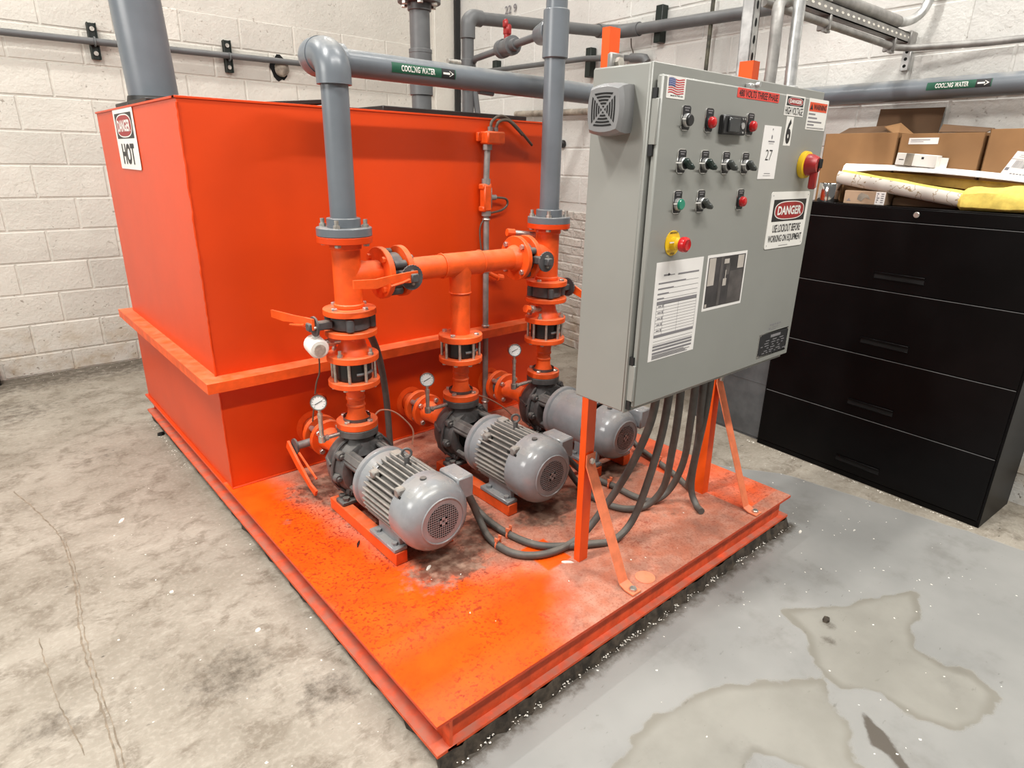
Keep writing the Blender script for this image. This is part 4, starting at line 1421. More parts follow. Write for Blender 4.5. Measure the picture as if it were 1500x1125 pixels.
    obj('cover_bolt', MB().cyl((x - .02, y0 - .05, AZ + .122), (x - .02, y0 - .05, AZ + (.135 if finned else .119)), .011, n=12), 'castiron', fc)
    # --- junction box on the right side
    jb = MB().bx(x + .100, x + .170, 1.565, 1.680, AZ + .012, AZ + .098, .006)
    obj('junction_box', jb, 'motor', p)
    # --- eye bolt
    if finned:
        ex, ey, ez = x + .005, 1.735, AZ + .150
        e = MB().tube([(ex + .016 * math.cos(t_) * .85, ey - .016 * math.cos(t_) * .53, ez + .015 + .016 * math.sin(t_)) for t_ in np.linspace(0, 2 * PI, 21)[:-1]], .0048, 8, True)
        e.cyl((ex, ey, AZ + .12), (ex, ey, ez + .001), .010, n=10)
        obj('eye_bolt', e, 'castiron', p)
    # --- feet and rails
    zr = ZT + .048
    ft = MB()
    for sx in (-1, 1):
        ft.bx(x + sx * .098 - .026, x + sx * .098 + .026, 1.625, 1.80, zr, zr + .016, .003)
        ft.bx(x + sx * .085 - .010, x + sx * .085 + .010, 1.64, 1.78, zr + .01, AZ - .05, .003)
        ft.cyl((x + sx * .105, 1.655, zr + .016), (x + sx * .105, 1.655, zr + .026), .011, n=6)
        ft.cyl((x + sx * .105, 1.765, zr + .016), (x + sx * .105, 1.765, zr + .026), .011, n=6)
    obj('motor_foot', ft, 'motor', p)
    pf = MB().bx(x - .118, x + .118, 2.015, 2.075, zr, zr + .018, .004)
    pf.bx(x - .05, x + .05, 2.03, 2.06, zr + .01, AZ - .08, .004)
    pf.cyl((x - .095, 2.03, zr + .018), (x - .095, 2.03, zr + .030), .014, n=6)
    pf.cyl((x - .095, 2.062, zr + .018), (x - .095, 2.062, zr + .030), .014, n=6)
    obj('pump_foot', pf, 'castiron', p)
    for sx in (-1, 1):
        obj('base_rail', MB().bx(x + sx * .098 - .023, x + sx * .098 + .023, 1.622, 2.12, ZT + .001, zr, .002), 'orange_dusty', p)
    # --- suction side
    sc = MB().lathe((x, 2.352, AZ), (0, -1, 0), [(0, .050), (.02, .044), (.06, .041), (.10, .041), (.15, .050), (.155, .060), (.160, .072), (.175, .088), (.192, .093), (.196, .09), (.196, .05)], 36)
    so = obj('suction_neck', sc, 'orange_dusty', p)
    flange(p, A(2.375), A(2.352), .080)
    bolts(p, A(2.352), (0, -1, 0), .062, 4, .012, ph=PI / 4 + .1)
    # tank-side nozzle
    nz_ = thing('tank_nozzle', 'orange flanged suction nozzle welded to the tank behind the %s pump' % nm, 'pipe fitting', A(2.46))
    obj('nozzle_pipe', MB().cyl(A(2.525), A(2.44), .045, n=32).lathe(A(2.5215), (0, -1, 0), [(0, .075), (.003, .075), (.006, .05)], 28), 'orange_dusty', nz_)
    flange(nz_, A(2.446), A(2.422), .080)
    bolts(nz_, A(2.422), (0, -1, 0), .062, 4, .006, ph=PI / 4 + .1)
    sv = thing('suction_valve', {'left': 'slim dark suction valve with a grey stem and hanging orange lever at the left pump', 'middle': 'slim suction valve between orange flanges at the middle pump',
                                 'right': 'slim suction valve between orange flanges at the right pump'}[nm], 'valve', A(2.398))
    obj('valve_body', MB().cyl(A(2.4215), A(2.3755), .052, n=28), 'valve', sv)
    lug = MB()
    for i in range(4):
        t_ = PI / 4 + .1 + i * PI / 2
        lug.cyl(A(2.4205, .062, t_), A(2.3765, .062, t_), .012, n=10)
    obj('bolt_lug', lug, 'zinc', sv)
    if k == 0:
        obj('valve_neck', MB().cyl((x - .045, 2.398, AZ - .012), (x - .135, 2.398, AZ - .014), .017, n=14), 'galv_dull', sv)
        pts = [(.034 * math.cos(t_), .034 * math.sin(t_)) for t_ in np.linspace(0, 2 * PI, 25)[:-1]]
        obj('notch_plate', MB().prism(pts, (x - .130, 2.398, AZ - .014), (0, 1, 0), (0, 0, 1), (-.007, 0, 0)), 'castiron', sv)
        P = [V((x - .142, 2.445, AZ - .015)), V((x - .142, 2.35, AZ - .075)), V((x - .138, 2.25, AZ - .135)), V((x - .136, 2.205, AZ - .150))]
        lv = MB()
        vs, fs = [], []
        wv = V((0, -.49, .87))
        for p_, wd in zip(P, (.020, .019, .012, .016)):
            for e in (0, -.010):
                vs += [tuple(p_ + wv * wd + V((e, 0, 0))), tuple(p_ - wv * wd + V((e, 0, 0)))]
        for i in range(3):
            q = i * 4
            fs += [(q, q + 1, q + 5, q + 4), (q + 2, q + 6, q + 7, q + 3), (q, q + 4, q + 6, q + 2), (q + 1, q + 3, q + 7, q + 5)]
        fs += [(0, 2, 3, 1), (12, 13, 15, 14)]
        lv.add(vs, fs)
        lo_ = obj('lever', lv, 'orange_dusty', sv, 'hanging orange lever handle')
        obj('squeeze_catch', MB().tube([P[0] + V((.01, -.03, .0)), P[1] + V((.012, -.03, .02)), P[2] + V((.014, -.02, .035))], .005, 6), 'orange_dusty', lo_)
    # --- gauge on a stem from the outlet flange
    gx, gy, gz = x0 - .147, PY, (.622, .615, .640)[k]
    gx = (0.883, 1.354, 1.832)[k]
    gx += .0
    gz = (0.624, 0.613, 0.653)[k]
    g = thing('pressure_gauge', 'round steel pressure gauge on a brass stem beside the %s pump outlet' % nm, 'gauge', (gx, PY, gz - .1), 'pump outlet gauges')
    fd = V((-0.50, -0.86, 0.12)).normalized()
    cc = V((gx, PY, gz))
    obj('gauge_case', MB().lathe(cc - fd * .022, fd, [(0, 0), (0, .026), (.003, .029), (.026, .029), (.030, .0305), (.034, .0295), (.034, .026)], 30), 'chrome', g)
    obj('dial', MB().lathe(cc + fd * .009, fd, [(0, 0), (.0005, .0265)], 28), 'glass', g)
    dp = Plane2(cc + fd * .0102, V((0, 0, 1)).cross(fd), fd.cross(V((0, 0, 1)).cross(fd)))
    tk = MB()
    for i in range(11):
        t_ = -0.8 + i * (PI + 1.6) / 10
        c_, s_ = math.cos(t_), math.sin(t_)
        q = [(c_ * .019 - s_ * .0006, s_ * .019 + c_ * .0006), (c_ * .019 + s_ * .0006, s_ * .019 - c_ * .0006), (c_ * .0235 + s_ * .0006, s_ * .0235 - c_ * .0006), (c_ * .0235 - s_ * .0006, s_ * .0235 + c_ * .0006)]
        dp.poly(tk, q[::-1], 0)
    obj('dial_marks', tk, 'ink', g)
    c_, s_ = math.cos(.5), math.sin(.5)
    nd = MB()
    dp.poly(nd, [(-.016 * c_ - .0013 * s_, -.016 * s_ + .0013 * c_), (-.016 * c_ + .0013 * s_, -.016 * s_ - .0013 * c_), (.016 * c_ + .001 * s_, .016 * s_ - .001 * c_), (.016 * c_ - .001 * s_, .016 * s_ + .001 * c_)], .0008)
    obj('needle', nd, 'ink', g)
    sm = MB().cyl((gx, PY, gz - .027), (gx, PY, gz - .060), .0065, n=8).cyl((gx, PY, gz - .045), (gx, PY, gz - .062), .010, n=6)
    sm.cyl((gx, PY, gz - .060), (gx, PY, Z['pg'][0] + .010), .0085, n=10)
    sm.cyl((gx, PY, Z['pg'][0] + .022), (gx, PY, Z['pg'][0] - .002), .0135, n=10)
    sm.cyl((gx - .006, PY, Z['pg'][0] + .010), (x0 - .072, PY, Z['pg'][0] + .012), .0085, n=10)
    sm.cyl((gx + .012, PY, Z['pg'][0] + .010), (gx + .024, PY, Z['pg'][0] + .010), .0125, n=8)
    obj('stem', sm, 'zinc', g)
    return p


pump(0, 'left', 'grey finned electric pump motor nearest the camera at the skid left edge')
pump(1, 'middle', 'grey finned electric pump motor in the middle of the three')
pump(2, 'right', 'grey smooth pump motor half hidden behind the control box leg')

# seal flush tubing loops from the pump flanges
solo('flush_tube', MB().tube(smoothpts([(1.105, 2.10, .490), (1.17, 2.14, .50), (1.24, 2.14, .47), (1.29, 2.10, .40), (1.27, 2.07, .345)], 6), .0035, 6), 'tubing', 'thin pinkish tube looping from the left pump flange', 'tube', (1.2, 2.1, .4))
solo('flush_tube', MB().tube(smoothpts([(1.60, 2.08, .490), (1.68, 2.08, .45), (1.75, 2.06, .40), (1.80, 2.04, .345)], 6), .0035, 6), 'tubing', 'thin pinkish tube sloping from the middle pump flange', 'tube', (1.7, 2.05, .4))

# grey hose hanging behind the left riser
solo('hanging_hose', MB().tube(smoothpts([(1.16, 2.22, .83), (1.235, 2.30, .755), (1.31, 2.38, .62), (1.365, 2.44, .42), (1.385, 2.46, .155)], 7), .0155, 10), 'rubber', 'dull grey hose curving down to the deck behind the left pump spool', 'hose', (1.38, 2.45, .155))

# ------------------------------------------------------------------ conduit with boxes on the tank front
cx_, cy_ = 1.992, TY0 - .032
cd = thing('sensor_conduit', 'grey vertical conduit with orange boxes mounted on the tank front', 'conduit', (cx_, cy_, ZT))
obj('conduit_pipe', MB().cyl((cx_, cy_, ZT + .002), (cx_, cy_, 1.22), .0145, n=14), 'galv_dull', cd)
obj('conduit_pipe', MB().cyl((cx_ - .002, cy_, 1.365), (cx_ + .006, cy_, 1.535), .0145, n=14), 'galv_dull', cd)
for z in (.24, .66, .94, 1.195):
    obj('conduit_strap', MB().tube([(cx_ + .017 * math.cos(t_), cy_ + .017 * math.sin(t_), z) for t_ in np.linspace(0, 2 * PI, 15)[:-1]], .0045, 6, True), 'zinc', cd)
obj('conduit_nut', MB().cyl((cx_ - .002, cy_, 1.355), (cx_ - .002, cy_, 1.385), .021, n=8).cyl((cx_ + .006, cy_, 1.515), (cx_ + .006, cy_, 1.540), .022, n=8).cyl((cx_, cy_, 1.212), (cx_, cy_, 1.235), .023, n=8), 'galv_dull', cd)
obj('conduit_body', MB().bx(cx_ - .028, cx_ + .016, cy_ - .024, cy_ + .018, 1.235, 1.358, .006).bx(cx_ - .034, cx_ + .02, cy_ - .02, cy_ + .02, 1.335, 1.362, .005).bx(cx_ - .034, cx_ + .02, cy_ - .02, cy_ + .02, 1.232, 1.258, .005), 'orange_dusty', cd)
obj('conduit_cover', MB().bx(cx_ + .016, cx_ + .022, cy_ - .020, cy_ + .014, 1.248, 1.345, .004), 'galv_dull', cd)
obj('side_gland', MB().cyl((cx_ + .02, cy_, 1.298), (cx_ + .058, cy_, 1.298), .013, n=10), 'galv_dull', cd)
obj('wire', MB().tube(smoothpts([(cx_ + .055, cy_, 1.298), (cx_ + .12, cy_ - .004, 1.29), (cx_ + .135, cy_, 1.262), (cx_ + .10, cy_ + .005, 1.235), (cx_ + .015, cy_ + .005, 1.222)], 5), .0055, 8), 'wire', cd)
obj('junction_box', MB().bx(cx_ - .022, cx_ + .085, cy_ - .040, cy_ + .030, 1.540, 1.597, .007), 'orange_dusty', cd)
obj('box_bracket', MB().bx(cx_ - .042, cx_ - .02, cy_ + .01, cy_ + .030, 1.552, 1.592, .003), 'orange_dusty', cd)
obj('cable_gland', MB().cyl((cx_ + .022, cy_, 1.597), (cx_ + .022, cy_, 1.618), .013, n=10).cyl((cx_ + .055, cy_, 1.597), (cx_ + .055, cy_, 1.616), .012, n=10), 'galv_dull', cd)
obj('cable', MB().tube(smoothpts([(cx_ + .022, cy_, 1.61), (cx_ + .035, cy_, 1.645), (cx_ + .085, cy_ - .004, 1.668), (cx_ + .15, cy_, 1.648), (cx_ + .22, cy_, 1.600), (cx_ + .30, cy_ + .01, 1.545)], 6), .007, 8), 'wire', cd)
obj('cable', MB().tube(smoothpts([(cx_ + .055, cy_, 1.61), (cx_ + .07, cy_ - .006, 1.642), (cx_ + .12, cy_ - .012, 1.650), (cx_ + .18, cy_ - .008, 1.617), (cx_ + .225, cy_, 1.590)], 6), .007, 8), 'wire', cd)
obj('cable', MB().tube(smoothpts([(cx_ - .012, cy_, 1.20), (cx_ - .035, cy_ + .005, 1.15), (cx_ - .03, cy_, 1.05), (cx_ - .012, cy_, 1.0)], 6), .004, 6), 'wire', cd)
mb = MB().cyl((cx_ + .01, cy_, .935), (cx_ + .07, cy_ - .01, .905), .010, n=8).cyl((cx_ + .07, cy_ - .01, .905), (cx_ + .10, cy_ - .012, .90), .017, n=8)
obj('capped_branch', mb, 'orange_dusty', cd)

# ------------------------------------------------------------------ control panel
EX0, EX1, EY0, EY1, EZ0, EZ1 = 1.323, 2.222, 1.028, 1.218, 0.806, 1.696
DY = 1.005
cp = thing('control_panel', 'grey steel electrical control box with switches and signs on two orange legs', 'control panel', (1.77, 1.12, EZ0))
mb = MB()
mb.bx(EX0, EX1, EY0 + .006, EY1, EZ0, EZ1, .004)
mb.bx(EX0 - .0, EX1, EY0, EY0 + .008, EZ0 - .001, EZ1 + .001, .002)
obj('enclosure', mb, 'panel', cp)
DX0, DX1, DZ0, DZ1 = 1.335, 2.219, 0.824, 1.669
obj('door', MB().bx(DX0, DX1, DY, DY + .0185, DZ0, DZ1, .004), 'panel', cp)
obj('door_gasket', MB().bx(DX0 + .012, DX1 - .012, DY + .017, EY0 + .002, DZ0 + .012, DZ1 - .012), 'blackplastic', cp)
for zc in (0.895, 1.565):
    h = obj('hinge', MB().bx(DX0 - .006, DX0 + .002, DY + .003, EY0 + .001, zc - .052, zc + .052, .001), 'panel', cp)
    obj('hinge_gap', MB().bx(DX0 - .0065, DX0 + .001, DY + .010, EY0 + .0005, zc + .052, zc + .075).bx(DX0 - .0065, DX0 + .001, DY + .010, EY0 + .0005, zc - .078, zc - .052), 'blackplastic', h)
# mounting tabs and hub
obj('mount_tab', MB().bx(1.385, 1.44, EY1 - .004, EY1 + .012, EZ1 - .02, EZ1 + .045, .004).bx(2.125, 2.18, EY1 - .004, EY1 + .012, EZ1 - .02, EZ1 + .03, .004).bx(2.13, 2.18, EY1 - .004, EY1 + .02, EZ0 - .03, EZ0 + .01, .004), 'galv_dull', cp)
obj('mount_bolt', MB().cyl((1.412, EY1 - .004, EZ1 + .022), (1.412, EY1 - .016, EZ1 + .022), .013, n=6), 'zinc', cp)
obj('door_clamp', MB().bx(1.735, 1.775, DY + .005, EY0, DZ1 - .002, DZ1 + .014, .002).cyl((1.765, DY + .004, DZ1 + .012), (1.765, DY - .006, DZ1 + .012), .007, n=8), 'galv', cp)

# horn on the left side
hx0, hx1 = EX0, EX0 - .074
hn = MB()


def hring(xx, y0, y1, z0, z1, bul):
    pts = []
    for i in range(4):
        (ya, za), (yb2, zb2) = [((y0, z0), (y1, z0)), ((y1, z0), (y1, z1)), ((y1, z1), (y0, z1)), ((y0, z1), (y0, z0))][i]
        nn = [(0, -1), (1, 0), (0, 1), (-1, 0)][i]
        for j in range(5):
            t_ = j / 5
            b_ = bul * 4 * t_ * (1 - t_)
            pts.append((xx, ya + (yb2 - ya) * t_ + nn[0] * b_, za + (zb2 - za) * t_ + nn[1] * b_))
    return pts


rings = [hring(EX0, 1.080, 1.190, 1.540, 1.650, .004), hring(EX0 - .030, 1.072, 1.178, 1.538, 1.648, .006), hring(EX0 - .060, 1.064, 1.163, 1.540, 1.642, .008), hring(EX0 - .070, 1.070, 1.157, 1.547, 1.635, .007)]
vs = [p for r in rings for p in r]
fs = []
for r in range(3):
    for i in range(20):
        j = (i + 1) % 20
        fs.append((r * 20 + i, r * 20 + j, r * 20 + 20 + j, r * 20 + 20 + i))
fs.append(tuple(range(60, 80)))
hn.add(vs, fs)
horn = obj('alarm_horn', hn, 'horn', cp, 'square grey alarm horn with slotted face')
hp = Plane2((EX0 - .0702, 1.1135, 1.591), (0, -1, 0), (0, 0, 1))
# bulging concentric slots, broken along the diagonals
for i, rr in enumerate((.008, .0150, .0220, .0290, .0360)):
    sl = MB()
    for q in range(4):
        ca, sa = [(1, 0), (0, 1), (-1, 0), (0, -1)][q]
        out_, inn = [], []
        hw = rr * .93 - .0035
        for j in range(7):
            t_ = -1 + 2 * j / 6
            bu = .0020 * (1 - t_ * t_) * rr / .038
            out_.append((rr + bu, t_ * hw))
            inn.append((rr - .0040 + bu, t_ * (hw - .0035)))
        pl = out_ + inn[::-1]
        pl = [(a * ca - b * sa, a * sa + b * ca) for a, b in pl]
        hp.poly(sl, pl, .0006)
    obj('horn_slot', sl, 'dark', horn)

DP = Plane2((0, DY, 0), (1, 0, 0), (0, 0, 1))


def knob_base(name, label, cx, cz, plate=True):
    return None


def operator(cx, cz, kind, col=None, legend=None, label=None):
    """legend plate with a push button, pilot light or selector below it"""
    pl = obj('legend_plate', DP.slab(MB(), cx - .0195, cz - .0235, cx + .0165, cz + .035, .0022, .010), 'chrome', cp, label)
    a = MB()
    DP.slab(a, cx - .0165, cz - .0225, cx + .0165, cz + .0335, .0028, .006)
    obj('legend_field', a, 'ink', pl)
    if legend:
        a = MB()
        for q in range(2):
            DP.rect(a, cx - .012 + .003 * q, cz + .0275 - .0055 * q, cx + .011 - .004 * q, cz + .0300 - .0055 * q, .0033)
        obj('fine_print', a, 'greyink', pl, kind='stuff')
    c = (cx, DY, cz)
    if kind == 'selector':
        obj('bezel', MB().lathe(c, (0, -1, 0), [(0, 0), (0, .0155), (.012, .0155), (.014, .0135), (.014, 0)], 24), 'galv', pl)
        obj('selector_base', MB().lathe((cx, DY - .012, cz), (0, -1, 0), [(0, .0135), (.005, .013), (.006, 0)], 20), 'blackplastic', pl)
        mt = Matrix.Translation((cx, DY - .023, cz)) @ Matrix.Rotation(0.62, 4, 'Y')
        kb = MB().box((0, 0, 0), (.034, .016, .013), .003, mt).box((.011, -.003, 0), (.018, .016, .011), .003, mt)
        obj('selector_knob', kb, 'knobgrey' if col == 'grey' else 'knobgreen', pl)
        obj('pointer', MB().box((cx - .023, DY - .012, cz + .002), (.030, .002, .0030)), 'white', pl)
    elif kind == 'pilot':
        obj('bezel', MB().lathe(c, (0, -1, 0), [(0, 0), (0, .0160), (.006, .0160), (.008, .0145), (.008, 0)], 24), 'blackplastic', pl)
        obj('lens', MB().lathe((cx, DY - .007, cz), (0, -1, 0), [(0, .0142), (.007, .0142), (.011, .0125), (.0135, .008), (.0145, 0)], 22), col, pl)
    else:
        obj('bezel', MB().lathe(c, (0, -1, 0), [(0, 0), (0, .0160), (.009, .0160), (.012, .0145), (.012, 0)], 24), 'galv', pl)
        obj('button', MB().lathe((cx, DY - .011, cz), (0, -1, 0), [(0, .0137), (.005, .0137), (.007, .012), (.0072, 0)], 22), col, pl)
        obj('pointer', MB().box((cx - .021, DY - .011, cz + .002), (.013, .002, .0028)), 'white', pl)


CX = [1.440, 1.543, 1.646, 1.747]
operator(CX[0], 1.573, 'push', 'blackplastic', True, 'black push button')
operator(CX[1], 1.573, 'pilot', 'redbutton', True, 'red pilot light')
operator(CX[3], 1.573, 'pilot', 'redbutton', True, 'red pilot light')
operator(CX[0], 1.471, 'selector', 'black', True, 'black selector switch')
operator(CX[1], 1.471, 'selector', 'black', True, 'black selector switch')
operator(CX[2], 1.470, 'selector', 'grey', True, 'grey selector switch')
operator(CX[3], 1.470, 'selector', 'grey', True, 'grey selector switch')
operator(CX[0], 1.371, 'push', 'greenbutton', True, 'green push button')
operator(CX[1] + .003, 1.371, 'selector', 'grey', True, 'grey selector switch')
operator(CX[3], 1.371, 'pilot', 'redbutton', True, 'red pilot light')
# temperature display
ds = obj('display_unit', MB().bx(1.591, 1.705, DY - .016, DY, 1.547, 1.595, .003), 'blackplastic', cp, 'black digital controller')
obj('display_screen', MB().bx(1.611, 1.664, DY - .022, DY - .015, 1.553, 1.589, .002), 'screen', ds)
obj('display_key', MB().cyl((1.685, DY - .015, 1.571), (1.685, DY - .018, 1.571), .0085, n=18).cyl((1.682, DY - .015, 1.588), (1.682, DY - .0175, 1.588), .0028, n=8).cyl((1.693, DY - .015, 1.588), (1.693, DY - .0175, 1.588), .0028, n=8).cyl((1.688, DY - .015, 1.554), (1.688, DY - .0175, 1.554), .0028, n=8), 'galv', ds)
# emergency stop
es = obj('emergency_stop', MB().lathe((1.4385, DY, 1.2715), (0, -1, 0), [(0, 0), (0, .033), (.002, .033), (.0025, 0)], 32), 'yellow', cp, 'red mushroom stop button on yellow ring')
obj('stop_collar', MB().lathe((1.4385, DY - .002, 1.2715), (0, -1, 0), [(0, .017), (.016, .017), (.02, .012), (.03, .012)], 20), 'yellow', es)
obj('mushroom_head', MB().lathe((1.4385, DY - .026, 1.2715), (0, -1, 0), [(0, .010), (.004, .019), (.012, .0205), (.019, .019), (.023, .014), (.021, .007), (.0205, 0)], 26), 'redbutton', es)
obj('pointer', MB().box((1.420, DY - .016, 1.276), (.030, .002, .0028)), 'white', es)
for tx_, a0, b0_, b1_ in (('EMERGENCY', 1.421, 1.2965, 1.3015), ('STOP', 1.429, 1.2415, 1.2465)):
    a = MB()
    DP.text(a, tx_, a0, b0_, 2 * 1.4385 - a0, b1_, .003, 0.02)
    obj('lettering', a, 'ink', es)
# main disconnect at the right edge
dc = obj('disconnect_switch', MB().lathe((2.103, DY, 1.4755), (0, -1, 0), [(0, 0), (0, .040), (.004, .042), (.016, .040), (.018, .034), (.018, 0)], 32), 'yellow', cp, 'red and yellow rotary disconnect')
hb = MB().lathe((2.103, DY - .017, 1.4755), (0, -1, 0), [(0, .033), (.014, .032), (.026, .027), (.034, .022), (.034, 0)], 28)
hb.box((2.103, DY - .040, 1.446), (.020, .022, .088), .005)
obj('rotary_handle', hb, 'handlered', dc)
obj('padlock_slot', MB().box((2.112, DY - .052, 1.4800), (.022, .006, .028), .002), 'dark', dc)
a = MB()
for i in range(3):
    a.box((2.066, DY - .010, 1.474 + .003 * i - .003), (.003, .010, .0015))
obj('position_marks', a, 'ink', dc)

# flag sticker
fl = obj('flag_sticker', DP.slab(MB(), 1.351, 1.6185, 1.4265, 1.668, .0008, .003), 'white', cp, 'white sticker with a flag')
F = lambda u_, v_: (1.357 + u_ * .063 + .004 * v_ * 0, 1.663 - v_ * .033 + .0016 * math.sin(u_ * 8) - .001 * u_)
for i in range(7):
    a = MB()
    v0, v1 = i * 2 / 13, (i * 2 + 1) / 13
    us = np.linspace(0, 1, 13)
    top = [F(u_, v0) for u_ in us]
    bot = [F(u_, v1) for u_ in us]
    DP.poly(a, bot + top[::-1], .0013)
    obj('flag_stripe', a, 'flagred', fl)
a = MB()
us = np.linspace(0, .42, 6)
DP.poly(a, [F(u_, 7 / 13) for u_ in us] + [F(u_, 0) for u_ in us][::-1], .0016)
can = obj('flag_canton', a, 'flagblue', fl)
a = MB()
for i in range(5):
    for j in range(4):
        q = F(.05 + .08 * i, .06 + .125 * j)
        DP.ellipse(a, q[0], q[1], .0011, .0011, .0019, 6)
obj('flag_star', a, 'white', fl, kind='stuff')
a = MB()
DP.text(a, 'MADE IN THE USA', 1.368, 1.6235, 1.419, 1.6265, .0013, 0.03)
obj('lettering', a, 'ink', fl)
# 480 volts label
lb = obj('voltage_label', DP.slab(MB(), 1.6635, 1.642, 1.8895, 1.6665, .0008, .003), 'redlabel', cp, 'red 480 VOLTS THREE PHASE label')
a = MB()
DP.text(a, '480 VOLTS THREE PHASE', 1.672, 1.6455, 1.882, 1.6630, .0013, 0.012)
obj('lettering', a, 'ink', lb)


def danger(pl, parent, a0, b0, a1, b1, e, ring=True):
    """black field with the red oval"""
    q = MB()
    pl.rect(q, a0, b0, a1, b1, e)
    obj('sign_black_field', q, 'ink', parent)
    ca, cb, ra, rb = (a0 + a1) / 2, (b0 + b1) / 2, (a1 - a0) * .455, (b1 - b0) * .43
    q = MB()
    pl.ellipse(q, ca, cb, ra, rb, e + .0004, 32, .72)
    obj('sign_white_ring', q, 'white', parent)
    q = MB()
    pl.ellipse(q, ca, cb, ra * .955, rb * .90, e + .0008, 32, .72)
    obj('sign_red_oval', q, 'dangerred', parent)
    q = MB()
    pl.text(q, 'DANGER', ca - ra * .80, cb - rb * .48, ca + ra * .80, cb + rb * .48, e + .0012, .035)
    obj('lettering', q, 'white', parent)


hv = obj('high_voltage_sign', DP.slab(MB(), 1.930, 1.613, 2.049, 1.6695, .0008), 'white', cp, 'white DANGER HIGH VOLTAGE sticker')
danger(DP, hv, 1.938, 1.640, 2.041, 1.665, .0012)
a = MB()
DP.text(a, 'HIGH VOLTAGE', 1.935, 1.616, 2.044, 1.637, .0012, .018)
obj('lettering', a, 'ink', hv)
sx6 = obj('number_sticker', DP.slab(MB(), 1.953, 1.529, 1.9955, 1.6105, .0007), 'white', cp, 'white sticker with the number 6')
a = MB()
DP.text(a, '6', 1.960, 1.534, 1.989, 1.605, .0012, .04)
obj('lettering', a, 'ink', sx6)
wn = obj('warning_sticker', DP.slab(MB(), 2.0775, 1.580, 2.2095, 1.6695, .0008), 'white', cp, 'white sticker with an orange WARNING band')
a = MB()
DP.rect(a, 2.084, 1.633, 2.203, 1.659, .0012)
obj('warning_band', a, 'warnorange', wn)
a = MB()
DP.text(a, 'WARNING', 2.112, 1.638, 2.199, 1.654, .0016, .03)
DP.poly(a, [(2.088, 1.638), (2.107, 1.638), (2.0975, 1.655)], .0016)
obj('lettering', a, 'ink', wn)
a = MB()
for z_, l_ in ((1.623, .045), (1.612, .060), (1.601, .095), (1.592, .045)):
    DP.rect(a, 2.085, z_, 2.085 + l_, z_ + .0045, .0012)
for z_ in (1.586, 1.5835):
    DP.rect(a, 2.085, z_, 2.200, z_ + .0012, .0012)
obj('fine_print', a, 'greyink', wn, kind='stuff')
# auction style tag 27
tg = obj('number_tag', DP.slab(MB(), 1.829, 1.4325, 1.9285, 1.5805, .0012), 'paper', cp, 'white paper tag marked 27')
a = MB()
DP.text(a, '27', 1.856, 1.485, 1.895, 1.515, .0016, -.005)
obj('lettering', a, 'ink', tg)
a = MB()
DP.ellipse(a, 1.880, 1.571, .003, .003, .0016, 8)
DP.ellipse(a, 1.880, 1.550, .0035, .006, .0016, 10)
DP.ellipse(a, 1.880, 1.550, .0022, .0045, .0019, 10)
DP.rect(a, 1.862, 1.536, 1.898, 1.5395, .0016)
DP.rect(a, 1.866, 1.531, 1.894, 1.532, .0016)
DP.rect(a, 1.862, 1.4475, 1.898, 1.449, .0016)
DP.rect(a, 1.858, 1.4415, 1.902, 1.4425, .0016)
obj('fine_print', a, 'greyink', tg, kind='stuff')
# lockout sign
ls = obj('lockout_sign', DP.slab(MB(), 1.930, 1.219, 2.183, 1.394, .002, .010), 'white', cp, 'large white DANGER USE LOCKOUT sign')
danger(DP, ls, 1.950, 1.3035, 2.165, 1.3705, .0025)
a = MB()
DP.text(a, 'USE LOCKOUT BEFORE', 1.966, 1.269, 2.150, 1.294, .0025, .02)
DP.text(a, 'WORKING ON EQUIPMENT', 1.945, 1.235, 2.168, 1.261, .0025, .02)
obj('lettering', a, 'ink', ls)
a = MB()
for cxx, czz in ((1.942, 1.383), (2.172, 1.383), (1.942, 1.230), (2.172, 1.230)):
    DP.ellipse(a, cxx, czz, .002, .002, .0025, 8)
DP.rect(a, 2.02, 1.2255, 2.08, 1.2272, .0025)
obj('fine_print', a, 'greyink', ls, kind='stuff')
# lockout form
fm = obj('lockout_form', DP.slab(MB(), 1.379, 0.950, 1.597, 1.224, .0006), 'paper', cp, 'white printed lockout form')
a = MB()
g_ = MB()
f0x, f1x = 1.395, 1.582
for z_, l_ in ((1.188, .030), (1.186, .05)):
    DP.rect(a, f0x + .02, z_, f0x + .02 + l_, z_ + .0022, .001)
DP.ellipse(a, f0x + .042, 1.189, .004, .004, .001, 10)
DP.rect(a, f0x + .085, 1.184, f1x - .002, 1.1885, .001)
for i, z_ in enumerate((1.166, 1.151, 1.137, 1.124)):
    DP.rect(a, f0x, z_, f0x + (.125, .07, .05, .03)[i], z_ + .0032, .001)
    DP.rect(g_, f0x, z_ - .001, f1x, z_, .001)
DP.rect(g_, f0x, 1.108, f1x, 1.118, .001)
DP.rect(a, f0x, 1.108, f0x + .032, 1.118, .0012)
for i in range(11):
    z_ = 1.108 - .0085 * i
    DP.rect(g_, f0x, z_, f1x, z_ + .0009, .001)
    if i < 10 and i % 2:
        DP.rect(a, f0x + .008, z_ + .0025, f0x + .022, z_ + .0055, .001)
        DP.rect(a, f0x + .026, z_ + .0015, f0x + .031, z_ + .0075, .001)
for xx in (f0x, f0x + .033, f0x + .10, f1x):
    DP.rect(g_, xx, 1.023, xx + .0009, 1.118, .001)
DP.rect(g_, f0x, 1.016, f1x, 1.0235, .0012)
for z_ in (1.005, .9965):
    DP.rect(g_, f0x, z_, f1x, z_ + .001, .001)
for z_ in (.988, .979, .9905 - .022 + .0):
    DP.rect(g_, f0x, z_, f1x, z_ + .0055, .0012)
    DP.rect(a, f0x + .06, z_ + .0015, f0x + .11, z_ + .004, .0016)
